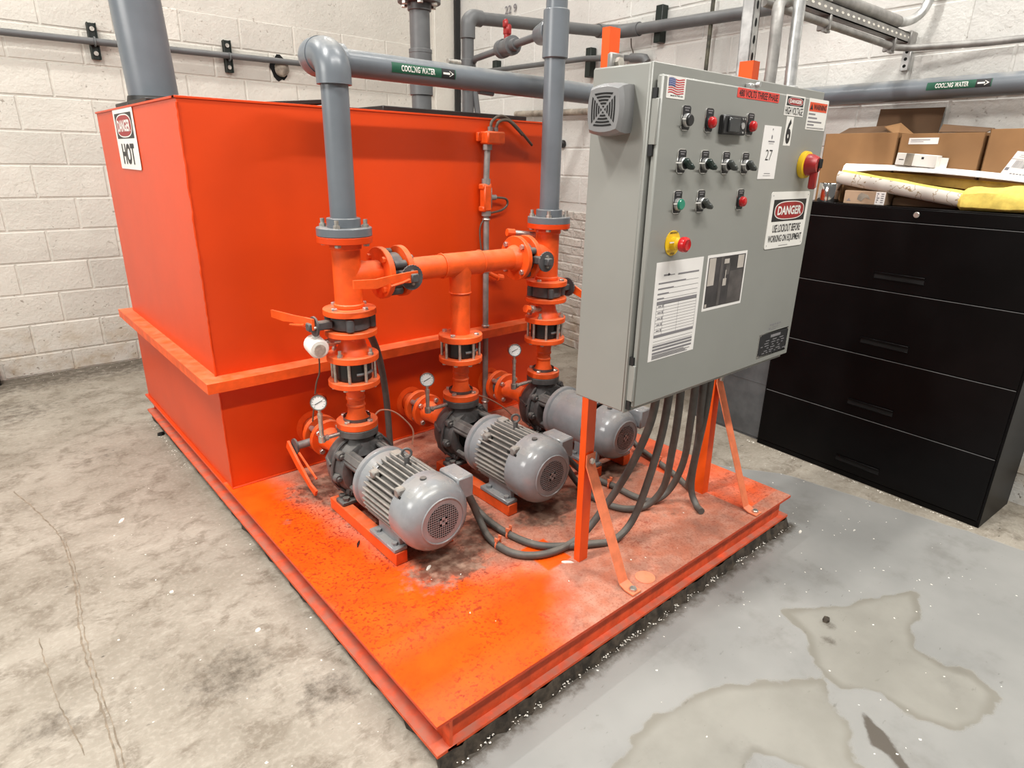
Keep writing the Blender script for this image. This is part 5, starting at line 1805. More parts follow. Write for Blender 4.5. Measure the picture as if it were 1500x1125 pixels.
for i in range(4):
    DP.rect(a, f0x, .9645 - .0033 * i, f0x + (.15, .18, .16, .17)[i], .9645 - .0033 * i + .0018, .0014)
obj('form_rule', g_, 'greyink', fm, kind='stuff')
obj('form_text', a, 'greyink', fm, kind='stuff')
# photograph print taped to the door
ph = obj('photo_print', DP.slab(MB(), 1.618, 1.0605, 1.834, 1.2245, .0006), 'paper', cp, 'white bordered photo of a dark machine')
a = MB()
DP.rect(a, 1.626, 1.069, 1.826, 1.2165, .001)
pf_ = obj('photo_field', a, 'photo_dark', ph)
for nm_, rects in (('photo_mid', [(1.690, 1.069, 1.705, 1.2165), (1.745, 1.069, 1.826, 1.17), (1.72, 1.16, 1.742, 1.20)]), ('photo_light', [(1.628, 1.135, 1.662, 1.215), (1.783, 1.175, 1.818, 1.214), (1.708, 1.194, 1.735, 1.208), (1.711, 1.128, 1.730, 1.150), (1.720, 1.150, 1.7245, 1.175), (1.628, 1.071, 1.638, 1.081)])):
    a = MB()
    for q in rects:
        DP.rect(a, *q, .0014 if nm_ == 'photo_mid' else .0018)
    obj('photo_patch', a, nm_, ph)
# rating plate
npt = obj('rating_plate', DP.slab(MB(), 1.9925, 0.8445, 2.195, 0.930, .0012), 'chrome', cp, 'black rating plate')
a = MB()
DP.rect(a, 1.9975, 0.8495, 2.190, 0.9255, .0016)
obj('plate_field', a, 'ink', npt)
a = MB()
DP.rect(a, 2.07, .908, 2.14, .918, .002)
rnd = random.Random(5)
for z_ in (.898, .889, .880, .871, .862, .855):
    x_ = 2.01 + rnd.uniform(0, .05)
    while x_ < 2.17:
        l_ = rnd.uniform(.01, .03)
        DP.rect(a, x_, z_, x_ + l_, z_ + .003, .002)
        x_ += l_ + rnd.uniform(.008, .025)
obj('fine_print', a, 'greyink', npt, kind='stuff')
a = MB()
for q in ((2.0, .852), (2.19, .852), (2.0, .9245), (2.19, .9245)):
    DP.ellipse(a, q[0], q[1], .003, .003, .0024, 8)
obj('plate_rivet', a, 'zinc', npt)
a = MB()
for i in range(5):
    x_ = 2.055 + i * .016
    DP.rect(a, x_, .952 - .002 * (i % 2), x_ + .012, .957, .0006)
DP.rect(a, 2.05, .938, 2.062, .944, .0006)
DP.rect(a, 2.068, .936, 2.10, .938, .0006)
DP.rect(a, 2.075, .943, 2.115, .945, .0006)
obj('faded_marking', a, 'greyink', cp, kind='stuff')

# ------------------------------------------------------------------ legs of the control panel
def post(nm, label, foot, top, wx, wy, zt, brace_foot, zb):
    t = thing('panel_leg', label, 'leg', (foot[0], foot[1], ZT))
    # a slightly leaning channel
    x0, y0 = foot
    x1, y1 = top
    pts = []
    for (xx, yy, zz) in ((x0, y0, ZT), (x1, y1, zt)):
        pts += [(xx, yy, zz), (xx + wx, yy, zz), (xx + wx, yy + wy, zz), (xx, yy + wy, zz)]
    mb = MB().add(pts, [(0, 3, 2, 1), (4, 5, 6, 7), (0, 1, 5, 4), (1, 2, 6, 5), (2, 3, 7, 6), (3, 0, 4, 7)])
    obj('post', mb, 'orange_bright', t)
    xb = x0 + (x1 - x0) * (zb - ZT) / (zt - ZT) + wx * .55
    yt = y0 + (y1 - y0) * (zb - ZT) / (zt - ZT)
    bx_, by_ = brace_foot
    w_ = .021
    P = [(xb, yt - .003, zb + .022), (xb, yt - .003, zb - .018), (bx_, by_ + .035, ZT + .012), (bx_, by_ + .012, ZT + .003), (bx_, by_ - .022, ZT + .003)]
    vs, fs = [], []
    for (a_, b_, c_) in P:
        vs += [(a_ - w_, b_, c_), (a_ + w_, b_, c_), (a_ - w_, b_ + .0008, c_ + .0045), (a_ + w_, b_ + .0008, c_ + .0045)]
    vs = [(a_, b_ - (.004 if i % 4 in (2, 3) and i < 8 else 0), c_) for i, (a_, b_, c_) in enumerate(vs)]
    for i in range(4):
        q = 4 * i
        fs += [(q + 2, q + 6, q + 7, q + 3), (q, q + 1, q + 5, q + 4), (q, q + 4, q + 6, q + 2), (q + 1, q + 3, q + 7, q + 5)]
    fs += [(0, 2, 3, 1), (16, 17, 19, 18)]
    b = obj('brace', MB().add(vs, fs), 'orange_brace', t, 'dusty orange flat brace')
    inst('bolt', HEX, t, orient((xb, yt - .007, zb), (0, -1, 0)) @ Matrix.Scale(.011, 4))
    inst('bolt', HEX, t, orient((bx_, by_ - .004, ZT + .006), (0, 0, 1)) @ Matrix.Scale(.013, 4))
    return t


post('left', 'left orange steel leg with flat brace holding the control box', (1.418, 1.240), (1.384, 1.223), .041, .026, 1.800, (1.437, 1.022), 0.545)
post('right', 'right orange steel leg with flat brace holding the control box', (2.176, 1.240), (2.098, 1.223), .041, .050, 1.795, (2.206, 1.020), 0.675)

# strut channel running up from the right leg
sc = thing('strut_channel', 'slotted galvanised strut channel rising from the right leg of the control box', 'strut', (2.118, 1.245, 1.70))
mb = MB()
P0, P1 = V((2.106, 1.245, 1.70)), V((2.062, 1.245, 2.75))
for dx, dy_, wx, wy in ((0, 0, .003, .041), (.038, 0, .003, .041), (0, 0, .041, .003), (0, .038, .012, .003), (.029, .038, .012, .003)):
    vs = [tuple(q + V((dx + a_, dy_ + b_, 0))) for q in (P0, P1) for a_, b_ in ((0, 0), (wx, 0), (wx, wy), (0, wy))]
    mb.add(vs, [(0, 3, 2, 1), (4, 5, 6, 7), (0, 1, 5, 4), (1, 2, 6, 5), (2, 3, 7, 6), (3, 0, 4, 7)])
so_ = obj('channel', mb, 'galv', sc)
for i in range(14):
    q = P0 + (P1 - P0) * ((0.11 + .05 * i) / 1.05) + V((.0205, -.0004, 0))
    obj('slot', MB().prism([(.006 * math.cos(t_) , .013 * math.sin(t_)) for t_ in np.linspace(0, 2 * PI, 13)[:-1]], q, (1, 0, 0), (0, 0, 1), (0, -.0006, 0)), 'dark', so_)

# conduits leaving the panel top
c1 = thing('conduit', 'bright galvanised conduit rising from the right of the control box top', 'conduit', (2.165, 1.12, EZ1))
obj('conduit_pipe', MB().tube([(2.165, 1.12, EZ1 - .01), (2.17, 1.13, 1.85), (2.20, 1.16, 2.6)], .0185, 16), 'galv', c1)
obj('conduit_hub', MB().cyl((2.165, 1.12, EZ1), (2.165, 1.12, EZ1 + .02), .026, n=16, bev=.003), 'galv', c1)
c2 = thing('conduit', 'dull conduit bending at its top behind the bright conduit on the control box', 'conduit', (2.112, 1.16, EZ1))
obj('conduit_pipe', MB().tube(smoothpts([(2.112, 1.165, EZ1 - .01), (2.112, 1.165, 1.80), (2.115, 1.17, 1.90), (2.15, 1.19, 1.955), (2.26, 1.23, 1.995), (2.34, 1.26, 2.005)], 6), .0185, 14), 'galv_dull', c2)

# trapeze strut carrying conduits to the right wall
tr = thing('overhead_strut', 'overhead galvanised strut trapeze reaching the right wall above the boxes', 'strut', (3.0, 1.29, 2.03))
mb = MB().bx(2.20, 3.53, 1.265, 1.306, 2.012, 2.016).bx(2.20, 3.53, 1.265, 1.269, 2.012, 2.053).bx(2.20, 3.53, 1.302, 1.306, 2.012, 2.053)
mb.bx(2.20, 3.53, 1.265, 1.276, 2.050, 2.053)
bo = obj('channel', mb, 'galv_dull', tr)
for i in range(22):
    q = V((2.42 + .05 * i, 1.2648, 2.033))
    obj('slot', MB().prism([(.012 * math.cos(t_), .0045 * math.sin(t_)) for t_ in np.linspace(0, 2 * PI, 11)[:-1]], q, (1, 0, 0), (0, 0, 1), (0, -.0006, 0)), 'chip', bo)
obj('end_bracket', MB().bx(3.47, 3.545, 1.255, 1.315, 2.000, 2.062, .004), 'galv_dull', tr)
for xx in (2.68, 3.33):
    obj('conduit_clip', MB().bx(xx - .008, xx + .008, 1.262, 1.312, 1.962, 2.015, .003).bx(xx - .022, xx + .022, 1.270, 1.285, 1.955, 1.963), 'galv_dull', tr)
tc = thing('conduit', 'thin conduit under the overhead strut turning along the right wall', 'conduit', (3.3, 1.29, 1.98))
obj('conduit_pipe', MB().tube([(2.20, 1.275, 1.985), (3.36, 1.285, 1.985)] + [(3.36 + .10 * math.sin(t_) + 0, 1.285 - .13 * (1 - math.cos(t_)), 1.985) for t_ in np.linspace(.2, 1.45, 7)] + [tuple(rw(0.95, .05, 1.983)), tuple(rw(-.4, .05, 1.983))], .0145, 12), 'galv_dull', tc)
bc = thing('conduit', 'wide grey conduit above the overhead strut bending upward at the wall', 'conduit', (3.2, 1.26, 2.09))
obj('conduit_pipe', MB().tube([(2.15, 1.31, 2.082), (3.33, 1.275, 2.078)], .026, 16), 'galv_dull', bc)
obj('conduit_elbow', MB().tube(smoothpts([(3.30, 1.276, 2.078), (3.38, 1.26, 2.083), (3.44, 1.235, 2.11), (3.465, 1.215, 2.16), (3.468, 1.205, 2.25), (3.468, 1.20, 2.7)], 6), .0195, 14), 'galv', bc)
obj('conduit_clamp', MB().bx(2.64, 2.668, 1.262, 1.325, 2.052, 2.112, .003), 'galv_dull', bc)
ws = thing('wall_strut', 'short perforated steel strip on the right wall below the overhead strut', 'bracket', tuple(rw(1.29, .0, 1.95)))
obj('strip', MB().box((1.29, -.012, 1.955), (.036, .022, .10), .002, RM), 'galv', ws)
for z in (1.985, 1.955, 1.925):
    obj('hole', MB().cyl(rw(1.29, .0228, z), rw(1.29, .0236, z), .0075, n=12), 'dark', ws)

# ------------------------------------------------------------------ flexible conduits from the panel to the motors
HR = .0135
z0h = ZT + HR + .001
hoses = [
    ('front flexible hose from the left motor sweeping to the control box, two clamps apart', [(1.175, 1.66, .36), (1.235, 1.64, .30), (1.272, 1.62, .20), (1.255, 1.535, z0h), (1.258, 1.42, z0h), (1.315, 1.352, z0h), (1.404, 1.324, z0h), (1.51, 1.315, .185), (1.58, 1.285, .28), (1.615, 1.215, .45), (1.625, 1.15, .65), (1.625, 1.13, .82)], (1.256, 1.49)),
    ('rear flexible hose from the left motor running beneath the control box', [(1.178, 1.69, .37), (1.25, 1.69, .32), (1.305, 1.67, .20), (1.325, 1.54, z0h), (1.358, 1.40, z0h), (1.44, 1.322, z0h), (1.52, 1.275, z0h), (1.60, 1.24, z0h), (1.68, 1.225, .22), (1.70, 1.19, .38), (1.685, 1.14, .6), (1.68, 1.12, .82)], (1.329, 1.515)),
    ('flexible hose from the middle motor looping low then up to the control box', [(1.69, 1.66, .36), (1.75, 1.66, .28), (1.80, 1.62, .18), (1.778, 1.51, z0h), (1.782, 1.41, z0h), (1.82, 1.345, z0h), (1.89, 1.308, z0h + .01), (1.90, 1.25, .28), (1.82, 1.18, .48), (1.755, 1.13, .66), (1.735, 1.12, .82)], (1.779, 1.47)),
    ('upper flexible hose from the middle motor crossing the deck to the control box', [(1.693, 1.69, .37), (1.80, 1.71, .28), (1.895, 1.70, .18), (1.905, 1.60, z0h), (1.917, 1.50, z0h), (1.915, 1.40, z0h), (1.945, 1.325, z0h), (2.00, 1.285, .22), (1.97, 1.22, .38), (1.87, 1.15, .6), (1.825, 1.12, .82)], (1.914, 1.53)),
    ('flexible hose from the right motor rising beside the right leg', [(2.21, 1.70, .37), (2.27, 1.72, .30), (2.29, 1.70, .19), (2.258, 1.54, z0h), (2.208, 1.40, z0h), (2.17, 1.32, z0h), (2.11, 1.27, .22), (2.02, 1.20, .45), (1.91, 1.14, .65), (1.875, 1.12, .82)], (2.25, 1.52)),
    ('spare flexible hose hanging straight from the control box onto the deck', [(1.92, 1.12, .82), (1.96, 1.15, .60), (2.03, 1.21, .35), (2.06, 1.225, .22), (2.055, 1.19, z0h), (2.03, 1.15, z0h)], None),
]
CLAMP = MB().tube([(.0165 * math.cos(t_), 0, .0165 * math.sin(t_)) for t_ in np.linspace(0, 2 * PI, 17)[:-1]], .0042, 6, True).box((.012, 0, .022), (.006, .012, .016), .001).box((-.012, 0, .022), (.006, .012, .016), .001).mesh('hose_clamp', 'orange_brace', True)
for lab, pts, cl in hoses:
    h = thing('flexible_conduit', lab, 'hose', tuple(pts[0]))
    obj('hose', MB().tube(smoothpts(pts, 7), HR, 12), 'rubber', h)
    if cl:
        inst('hose_clamp', CLAMP, h, Matrix.Translation((cl[0], cl[1], z0h)) @ Matrix.Rotation(.3, 4, 'Z'))

# ------------------------------------------------------------------ filing cabinet
FS = 0.068
FD = V((FS, 1, 0)).normalized()          # along the front, away from the camera
FN = V((-1, FS, 0)).normalized()         # out of the front
F0 = V((3.075, 0, 0))
FM = Matrix((FD, -FN, V((0, 0, 1)))).transposed().to_4x4()
FM.translation = F0
c0, c1_ = 0.447, 1.528
FH = 1.312
fc_ = thing('filing_cabinet', 'tall black four drawer filing cabinet against the right wall', 'cabinet', tuple(F0 + FD * .99 + V((.2, 0, 0))))
mb = MB()
dp_ = .365
mb.bx(c0, c0 + .018, .004, dp_, 0.0, FH, .002, FM).bx(c1_ - .018, c1_, .004, dp_, 0.0, FH, .002, FM)
mb.bx(c0, c1_, .0, dp_, FH - .020, FH, .002, FM).bx(c0, c1_, dp_ - .01, dp_, 0, FH, 0, FM).bx(c0 + .01, c1_ - .01, .012, dp_, 0.0, FH - .02, 0, FM)
obj('carcass', mb, 'cabinet', fc_)
obj('top_rail', MB().bx(c0 + .004, c1_ - .004, -.002, .014, 1.252, FH - .006, .002, FM), 'cabinet', fc_)
obj('plinth', MB().bx(c0 + .004, c1_ - .004, .004, .02, 0.0, .028, .002, FM), 'cabinet', fc_)
obj('lock', MB().cyl(F0 + FD * .97 + FN * .001 + V((0, 0, 1.284)), F0 + FD * .97 + FN * .008 + V((0, 0, 1.284)), .0125, n=16, bev=.002), 'zinc', fc_)
for i, (z0, z1) in enumerate(((.032, .325), (.329, .633), (.637, .943), (.947, 1.249))):
    d = obj('drawer', MB().bx(c0 + .010, c1_ - .010, -.004, .018, z0, z1, .0018, FM), 'cabinet', fc_)
    zc = (.089, .393, .703, 1.010)[i]
    hm = MB().bx(.880, 1.088, -.0052, -.003, zc - .013, zc + .013, 0, FM)
    obj('handle_recess', hm, 'dark', d)
    obj('handle_lip', MB().bx(.878, 1.090, -.013, -.004, zc + .010, zc + .016, .001, FM).bx(.878, 1.090, -.007, -.004, zc - .017, zc - .012, .0008, FM), 'cabinet', d)
    obj('drawer_edge', MB().bx(c0 + .012, c1_ - .012, -.0046, -.0015, z1 - .0012, z1 + .0008, 0, FM), 'pvc_dark', d, 'pale drawer edge')  # pale strip along the top of each drawer
# grey board next to the cabinet
solo('grey_board', MB().bx(1.535, 2.02, .035, .06, .012, 1.15, .002, FM).bx(1.535, 2.02, .033, .036, .33, .334, 0, FM).bx(1.552, 2.0, .040, .058, 0, .014, 0, FM), 'greyboard', 'dull grey board standing on the floor left of the filing cabinet', 'board', tuple(F0 + FD * 1.8))

# ------------------------------------------------------------------ things on top of the cabinet


def fpos(s, d, z):
    """s along the front, d back from the front face, z up"""
    return F0 + FD * s - FN * d + V((0, 0, z))


def carton(name, lab, s0, s1, d0, d1, z0, z1, mat='cardboard', flaps=True):
    t = thing(name, lab, 'box', tuple(fpos((s0 + s1) / 2, (d0 + d1) / 2, z0)))
    th = .005
    b = MB()
    b.bx(s0, s1, d0, d0 + th, z0, z1, .001, FM).bx(s0, s1, d1 - th, d1, z0, z1, .001, FM)
    b.bx(s0, s0 + th, d0, d1, z0, z1, .001, FM).bx(s1 - th, s1, d0, d1, z0, z1, .001, FM).bx(s0, s1, d0, d1, z0, z0 + th, 0, FM)
    b.bx(s0 + .01, s1 - .01, d0 + .01, d1 - .01, z1 - .05, z1 - .046, 0, FM)
    obj('box_body', b, mat, t)
    return t


def flap(t, pts, mat='cardboard_dark'):
    m_ = MB()
    q = [V(p) for p in pts]
    nrm = (q[1] - q[0]).cross(q[2] - q[0]).normalized() * .0035
    n_ = len(q)
    m_.add([tuple(p) for p in q] + [tuple(p + nrm) for p in q], [tuple(range(n_)), tuple(range(n_, 2 * n_))[::-1]] + [(i, (i + 1) % n_, (i + 1) % n_ + n_, i + n_) for i in range(n_)])
    return obj('flap', m_, mat, t)


ZF = FH
b1 = carton('cardboard_box', 'open cardboard box at the left behind the metal can', 1.165, 1.500, .125, .34, ZF, 1.622)
flap(b1, [fpos(1.23, .15, 1.624), fpos(1.48, .20, 1.622), fpos(1.48, .30, 1.655), fpos(1.30, .28, 1.66)])
flap(b1, [fpos(1.168, .13, 1.60), fpos(1.168, .31, 1.61), fpos(1.235, .28, 1.668), fpos(1.255, .17, 1.648)], 'cardboard')
b2 = carton('cardboard_box', 'cardboard box in the middle with a narrow white label', .832, 1.155, .125, .33, ZF, 1.616)
flap(b2, [fpos(.835, .135, 1.618), fpos(1.02, .16, 1.622), fpos(1.04, .24, 1.658), fpos(.86, .30, 1.640)])
lbp = Plane2(fpos(1.117, .1245, 1.572), -FD, V((0, 0, 1)))
lo1 = obj('address_label', lbp.slab(MB(), 0, 0, .118, .026, .0008), 'paper', b2)
a = MB()
lbp.rect(a, .008, .016, .085, .019, .0012)
lbp.rect(a, .008, .009, .06, .011, .0012)
obj('fine_print', a, 'greyink', lo1, kind='stuff')
b3 = carton('cardboard_box', 'cardboard box at the right with a large shipping label', .40, .818, .125, .33, ZF, 1.628)
lbp = Plane2(fpos(.755, .1245, 1.440), (-FD + V((0, 0, -.12))), V((0, 0, 1)) - FD * .45)
lo2 = obj('shipping_label', lbp.slab(MB(), 0, 0, .15, .115, .0008), 'paper', b3)
a = MB()
rnd = random.Random(11)
x_ = .02
while x_ < .125:
    l_ = rnd.uniform(.0012, .004)
    lbp.rect(a, x_, .050, x_ + l_, .080, .0012)
    x_ += l_ + rnd.uniform(.0012, .003)
lbp.rect(a, .0, .083, .15, .0845, .0012)
lbp.rect(a, .003, .037, .016, .049, .0012)
for i in range(5):
    lbp.rect(a, .03 + .011 * i, .014, .037 + .011 * i, .028, .0012)
lbp.rect(a, .02, .100, .12, .1015, .0012)
lbp.rect(a, .02, .093, .10, .0945, .0012)
obj('barcode', a, 'greyink', lo2, kind='stuff')
# flat brown sheet leaning on the wall
sh = MB()
q = [rw(1.085, .025, 1.50), rw(1.37, .025, 1.50), rw(1.36, .014, 1.742), rw(1.075, .014, 1.738)]
sh.add([tuple(p) for p in q] + [tuple(p + RN * .004) for p in q], [(0, 1, 2, 3), (4, 7, 6, 5), (0, 4, 5, 1), (1, 5, 6, 2), (2, 6, 7, 3), (3, 7, 4, 0)])
solo('cardboard_sheet', sh, 'cardboard_dark', 'flat dark brown cardboard sheet on the right wall behind the boxes', 'cardboard', tuple(rw(1.2, .02, 1.5)))
# shiny can
cn = fpos(1.40, .065, ZF)
ct = thing('metal_can', 'shiny silver metal can at the left end of the cabinet top', 'can', tuple(cn))
obj('can_body', MB().lathe(cn, (0, 0, 1), [(0, 0), (0, .048), (.004, .050), (.083, .050), (.086, .048), (.086, .046), (.01, .046)], 32), 'chrome', ct)
# small taped carton
tcn = thing('small_carton', 'small beige taped carton on the cabinet front edge right of the can', 'box', tuple(fpos(1.22, .06, ZF)))
obj('carton_body', MB().bx(1.128, 1.312, .035, .115, ZF, ZF + .058, .002, FM), 'carton', tcn)
lb_ = Plane2(fpos(1.170, .0345, ZF + .002), -FD, V((0, 0, 1)))
lo3 = obj('end_label', lb_.slab(MB(), 0, 0, .042, .055, .0008), 'paper', tcn)
a = MB()
for i in range(5):
    lb_.rect(a, .006, .008 + .009 * i, .010 + .004 * (i % 3), .013 + .009 * i, .0012)
    lb_.rect(a, .024, .008 + .009 * i, .036, .012 + .009 * i, .0012)
obj('fine_print', a, 'greyink', lo3, kind='stuff')
lb_ = Plane2(fpos(1.305, .0345, ZF), -FD, V((0, 0, 1)))
a = MB()
lb_.poly(a, [(.055, .02), (.075, .012), (.09, .03), (.115, .022), (.10, .042), (.07, .05), (.058, .04)], .0006)
obj('torn_patch', a, 'rag', tcn)
a = MB()
lb_.rect(a, .008, .012, .026, .015, .0006)
lb_.rect(a, .013, .017, .021, .022, .0006)
obj('fine_print', a, 'greyink', tcn, kind='stuff')
# white taped carton lying above, against the middle box
mtw = Matrix.Translation(fpos(1.055, .100, 1.478)) @ FM.to_3x3().to_4x4() @ Matrix.Rotation(-.07, 4, 'Y')
wct = thing('white_carton', 'small white taped carton resting on the insulation before the middle box', 'box', tuple(fpos(1.055, .1, 1.478)))
obj('carton_body', MB().box((0, 0, .028), (.165, .045, .050), .002, mtw), 'white', wct)
obj('tape_strip', MB().box((.028, -.0005, .028), (.035, .0462, .0512), .002, mtw), 'rag', wct)
obj('carton_card', MB().box((-.088, .012, .018), (.05, .004, .055), 0, mtw), 'white', wct)
a = MB()
a.box((-.025, -.0228, .038), (.010, .0006, .009), 0, mtw).box((.06, -.0228, .026), (.02, .0006, .003), 0, mtw)
obj('fine_print', a, 'ink', wct, kind='stuff')
# opened pipe insulation: white jacket half-shell with yellow fibre, sloping down to the right
ii = thing('pipe_insulation', 'split pipe insulation with stained white jacket and yellow fibreglass on the cabinet', 'insulation', tuple(fpos(1.0, .075, ZF)))
A0, A1 = fpos(1.365, .072, 1.432), fpos(.795, .052, 1.352)
axd = (A1 - A0).normalized()
_, uu, ww = frame(axd)
sd = FN.copy()
upv = sd.cross(axd).normalized()
if upv.z < 0:
    upv = -upv


def shell(name, mat, P0, P1, r0, r1, t0, t1, lab=None, ripple=0.0, n=14, L=26):
    """a trough: arc from angle t0 to t1 (0 = room side, 90 = up), with thickness"""
    vs, fs = [], []
    rnd2 = random.Random(len(name) + int(r0 * 1e4))
    for i in range(L + 1):
        c = P0 + (P1 - P0) * (i / L)
        for rr in (r1, r0):
            for j in range(n + 1):
                th = math.radians(t0 + (t1 - t0) * j / n)
                q = rr + ripple * (noise.noise(V((i * .35, j * .3, rr * 50))) if ripple else 0)
                vs.append(tuple(c + sd * math.cos(th) * q + upv * math.sin(th) * q))
    W_ = 2 * (n + 1)
    for i in range(L):
        for j in range(n):
            b_ = i * W_
            fs.append((b_ + j, b_ + j + 1, b_ + W_ + j + 1, b_ + W_ + j))
            b2_ = b_ + n + 1
            fs.append((b2_ + j, b2_ + W_ + j, b2_ + W_ + j + 1, b2_ + j + 1))
        fs.append((i * W_, i * W_ + W_, i * W_ + W_ + n + 1, i * W_ + n + 1))
        fs.append((i * W_ + n, i * W_ + 2 * n + 1, i * W_ + W_ + 2 * n + 1, i * W_ + W_ + n))
    for j in range(n):
        fs.append((j, n + 1 + j, n + 2 + j, j + 1))
        b_ = L * W_
        fs.append((b_ + j, b_ + j + 1, b_ + n + 2 + j, b_ + n + 1 + j))
    m_ = MB().add(vs, fs)
    return obj(name, m_, mat, ii, lab)


shell('jacket', 'jacket', A0, A1, .0335, .0355, -210, 38, 'stained white paper jacket')
shell('fibre_core', 'fibre', A0 + axd * .012, A1, .020, .0333, -200, 66, 'yellow fibreglass core', .003)
# the lifted upper jacket half
B0, B1 = fpos(1.362, .098, 1.462), fpos(.45, .085, 1.405)
m_ = MB()
vs, fs = [], []
L = 24
for i in range(L + 1):
    t_ = i / L
    c = B0 + (B1 - B0) * t_ + V((0, 0, .014 * math.sin(PI * t_)))
    for (d_, z_) in ((.030, -.006), (.018, .016), (.0, .026), (-.022, .024)):
        z_ = z_ if d_ < .03 else -.014 + .020 * math.sin(PI * min(.5, t_ * 2.0))
        vs.append(tuple(c + FN * d_ + V((0, 0, z_))))
for i in range(L):
    for j in range(3):
        fs.append((i * 4 + j, i * 4 + 4 + j, i * 4 + 5 + j, i * 4 + 1 + j))
m_.add(vs, fs)
m_.add([(a_[0], a_[1], a_[2] - .003) for a_ in vs], [f[::-1] for f in fs])
obj('jacket_flap', m_, 'paper', ii, 'lifted white jacket flap')
m_ = MB()
vs, fs = [], []
for i in range(13):
    t_ = i / 12
    lo_c = A0 + (fpos(.45, .06, 1.352) - A0) * t_ - FN * .030 + V((0, 0, .008))
    hi_c = B0 + (B1 - B0) * t_ + FN * .004 + V((0, 0, .004))
    vs += [tuple(lo_c), tuple(hi_c), tuple(hi_c - FN * .006), tuple(lo_c - FN * .006)]
for i in range(12):
    b_ = 4 * i
    fs += [(b_, b_ + 1, b_ + 5, b_ + 4), (b_ + 2, b_ + 3, b_ + 7, b_ + 6), (b_ + 1, b_ + 2, b_ + 6, b_ + 5), (b_ + 3, b_, b_ + 4, b_ + 7)]
m_.add(vs, fs)
obj('inner_lining', m_, 'lining', ii, 'brownish yellow inner face')
# loose yellow fibre mat spilling at right
m_ = MB()
vs, fs = [], []
L, n = 22, 12
Y0, Y1 = fpos(.845, .055, 1.352), fpos(.36, .055, 1.362)
for i in range(L + 1):
    t_ = i / L
    c = Y0 + (Y1 - Y0) * t_
    rr = .044 + .010 * math.sin(5 * t_) + .010 * t_
    if i == 0:
        rr = .028
    for j in range(n):
        th = 2 * PI * j / n
        q = rr * (1 + .18 * noise.noise(V((i * .4, math.cos(th) * 1.5, math.sin(th) * 1.5))))
        vs.append(tuple(c + FN * math.cos(th) * q * .95 + V((0, 0, max(math.sin(th) * q, -.040)))))
for i in range(L):
    for j in range(n):
        k_ = (j + 1) % n
        fs.append((i * n + j, i * n + n + j, i * n + n + k_, i * n + k_))
fs.append(tuple(range(n)))
fs.append(tuple(L * n + j for j in range(n))[::-1])
m_.add(vs, fs)
obj('loose_fibre', m_, 'fibre', ii, 'loose yellow fibreglass mat')
solo('flat_carton', MB().bx(.86, 1.12, .094, .122, ZF, ZF + .034, .003, FM), 'cardboard_dark', 'dark flat carton lying behind the pipe insulation', 'box', tuple(fpos(.99, .108, ZF)))

# ------------------------------------------------------------------ loose bits on the floor and deck
rnd = random.Random(21)


def crumbs(name, pts, mat, smin, smax, label, cat='debris'):
    m_ = MB()
    for (x_, y_, z_) in pts:
        s = rnd.uniform(smin, smax)
        a_ = rnd.uniform(0, PI)
        mt_ = Matrix.Translation((x_, y_, z_)) @ Matrix.Rotation(a_, 4, 'Z')
        w_, d_, h_ = s, s * rnd.uniform(.45, 1), s * rnd.uniform(.25, .5)
        m_.add([(-w_, -d_, 0), (w_, -d_ * .6, 0), (w_ * .8, d_, 0), (-w_ * .7, d_ * .9, 0), (0, 0, h_)], [(0, 1, 4), (1, 2, 4), (2, 3, 4), (3, 0, 4), (3, 2, 1, 0)], mt_)
    o = obj(name, m_, mat, smooth=False)
    o['kind'] = 'stuff'
    o['label'] = label
    o['category'] = cat
    return o


pts = []
for i in range(380):                       # along the front of the grout bed
    t_ = rnd.random()
    pts.append((SX0 + (SX1 - SX0) * t_, SY0 - .006 - abs(rnd.gauss(0, .008)), rnd.uniform(0, .012)))
for i in range(50):                        # along the left beam near the back
    pts.append((SX0 + .0 - abs(rnd.gauss(0, .018)), rnd.uniform(3.1, 3.95), 0.0))
for i in range(12):
    pts.append((SX0 - rnd.uniform(0.0, .06), rnd.uniform(1.0, 2.6), 0.0))
for i in range(120):                       # at the cabinet plinth
    s_ = rnd.uniform(.44, 1.58)
    q = F0 + FD * s_ + FN * (.004 + abs(rnd.gauss(0, .010)))
    pts.append((q.x, q.y, 0.0))
crumbs('white_crumbs', pts, 'chip', .0012, .0040, 'white crumbs along the grout bed and cabinet plinth')
pts = []
for i in range(70):
    pts.append((rnd.uniform(1.1, 3.0), rnd.uniform(0.1, .97), 0))
for i in range(40):
    pts.append((rnd.uniform(2.5, 3.05), rnd.uniform(.7, 1.7), 0))
for i in range(45):
    pts.append((rnd.uniform(.05, .62), rnd.uniform(1.15, 3.2), 0))
for i in range(22):
    pts.append((rnd.uniform(.1, .9), 5.25 - abs(rnd.gauss(0, .05)), 0))
for i in range(14):
    pts.append((rnd.uniform(.8, 2.3), rnd.uniform(1.05, 1.5), ZT))
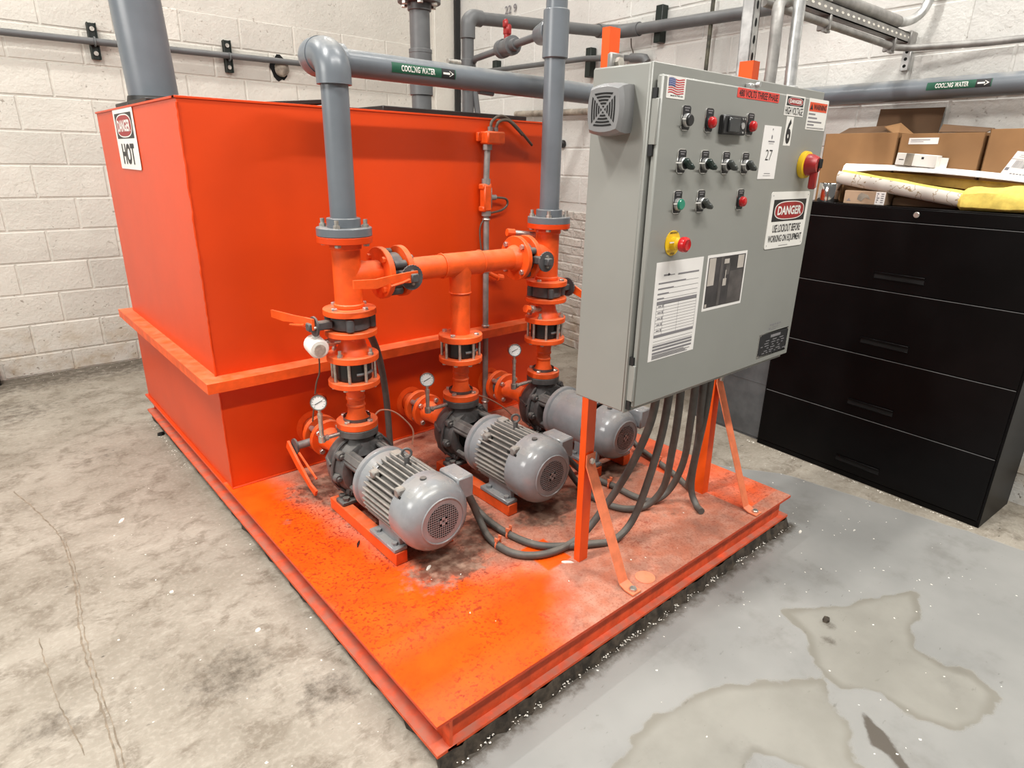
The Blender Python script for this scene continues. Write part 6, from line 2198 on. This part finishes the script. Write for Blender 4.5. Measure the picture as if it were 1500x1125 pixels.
crumbs('floor_crumbs', pts, 'chip', .0014, .0042, 'white specks scattered over the floor')


def chip(lab, x_, y_, z_, w_, d_, h_, rot, mat, name='paint_chip'):
    mt_ = Matrix.Translation((x_, y_, z_)) @ Matrix.Rotation(rot, 4, 'Z')
    m_ = MB()
    n_ = 7
    ring = [(w_ * math.cos(2 * PI * i / n_) * rnd.uniform(.75, 1.1), d_ * math.sin(2 * PI * i / n_) * rnd.uniform(.75, 1.1)) for i in range(n_)]
    m_.add([(a_, b_, 0) for a_, b_ in ring] + [(a_ * .85, b_ * .85, h_ * rnd.uniform(.6, 1.1)) for a_, b_ in ring], [tuple(range(n_))[::-1], tuple(range(n_, 2 * n_))] + [(i, (i + 1) % n_, (i + 1) % n_ + n_, i + n_) for i in range(n_)], mt_)
    solo(name, m_, mat, lab, 'debris', (x_, y_, z_), smooth=False)


chip('black lump on the floor beside the skid left edge near the tank', .640, 3.665, 0, .022, .018, .022, .4, 'blackplastic', 'black_lump')
chip('white chip on the floor left of the skid front half', .489, 1.796, 0, .012, .010, .003, .3, 'chip')
chip('white chip cluster on the floor far left of the skid', .288, 2.816, 0, .022, .009, .004, .9, 'chip')
chip('white flake on the floor between skid edge and wall', .325, 2.18, 0, .009, .008, .004, .1, 'chip')
chip('long white sliver on the deck by the left leg foot', 1.385, 1.268, ZT, .026, .006, .004, -.75, 'chip', 'white_sliver')
chip('white flake on the deck before the left motor', .995, 1.546, ZT, .016, .006, .004, .5, 'chip')
chip('black strip of rubber on the deck beside the left rail', .878, 1.825, ZT, .026, .005, .005, .9, 'blackplastic', 'rubber_strip')
chip('white flake on grey floor right of the skid corner', 2.47, .93, 0, .016, .006, .004, .2, 'chip')
chip('dark brown clod on the grey floor right of the skid', 1.999, .612, 0, .020, .013, .008, .2, 'dustgrout', 'dirt_clod')
# black block at the far left foot of the block wall
solo('black_block', MB().bx(-.15, .035, 5.16, 5.255, 0, .14, .004), 'black', 'black block on the floor at the far left of the block wall', 'block', (-.05, 5.2, 0))
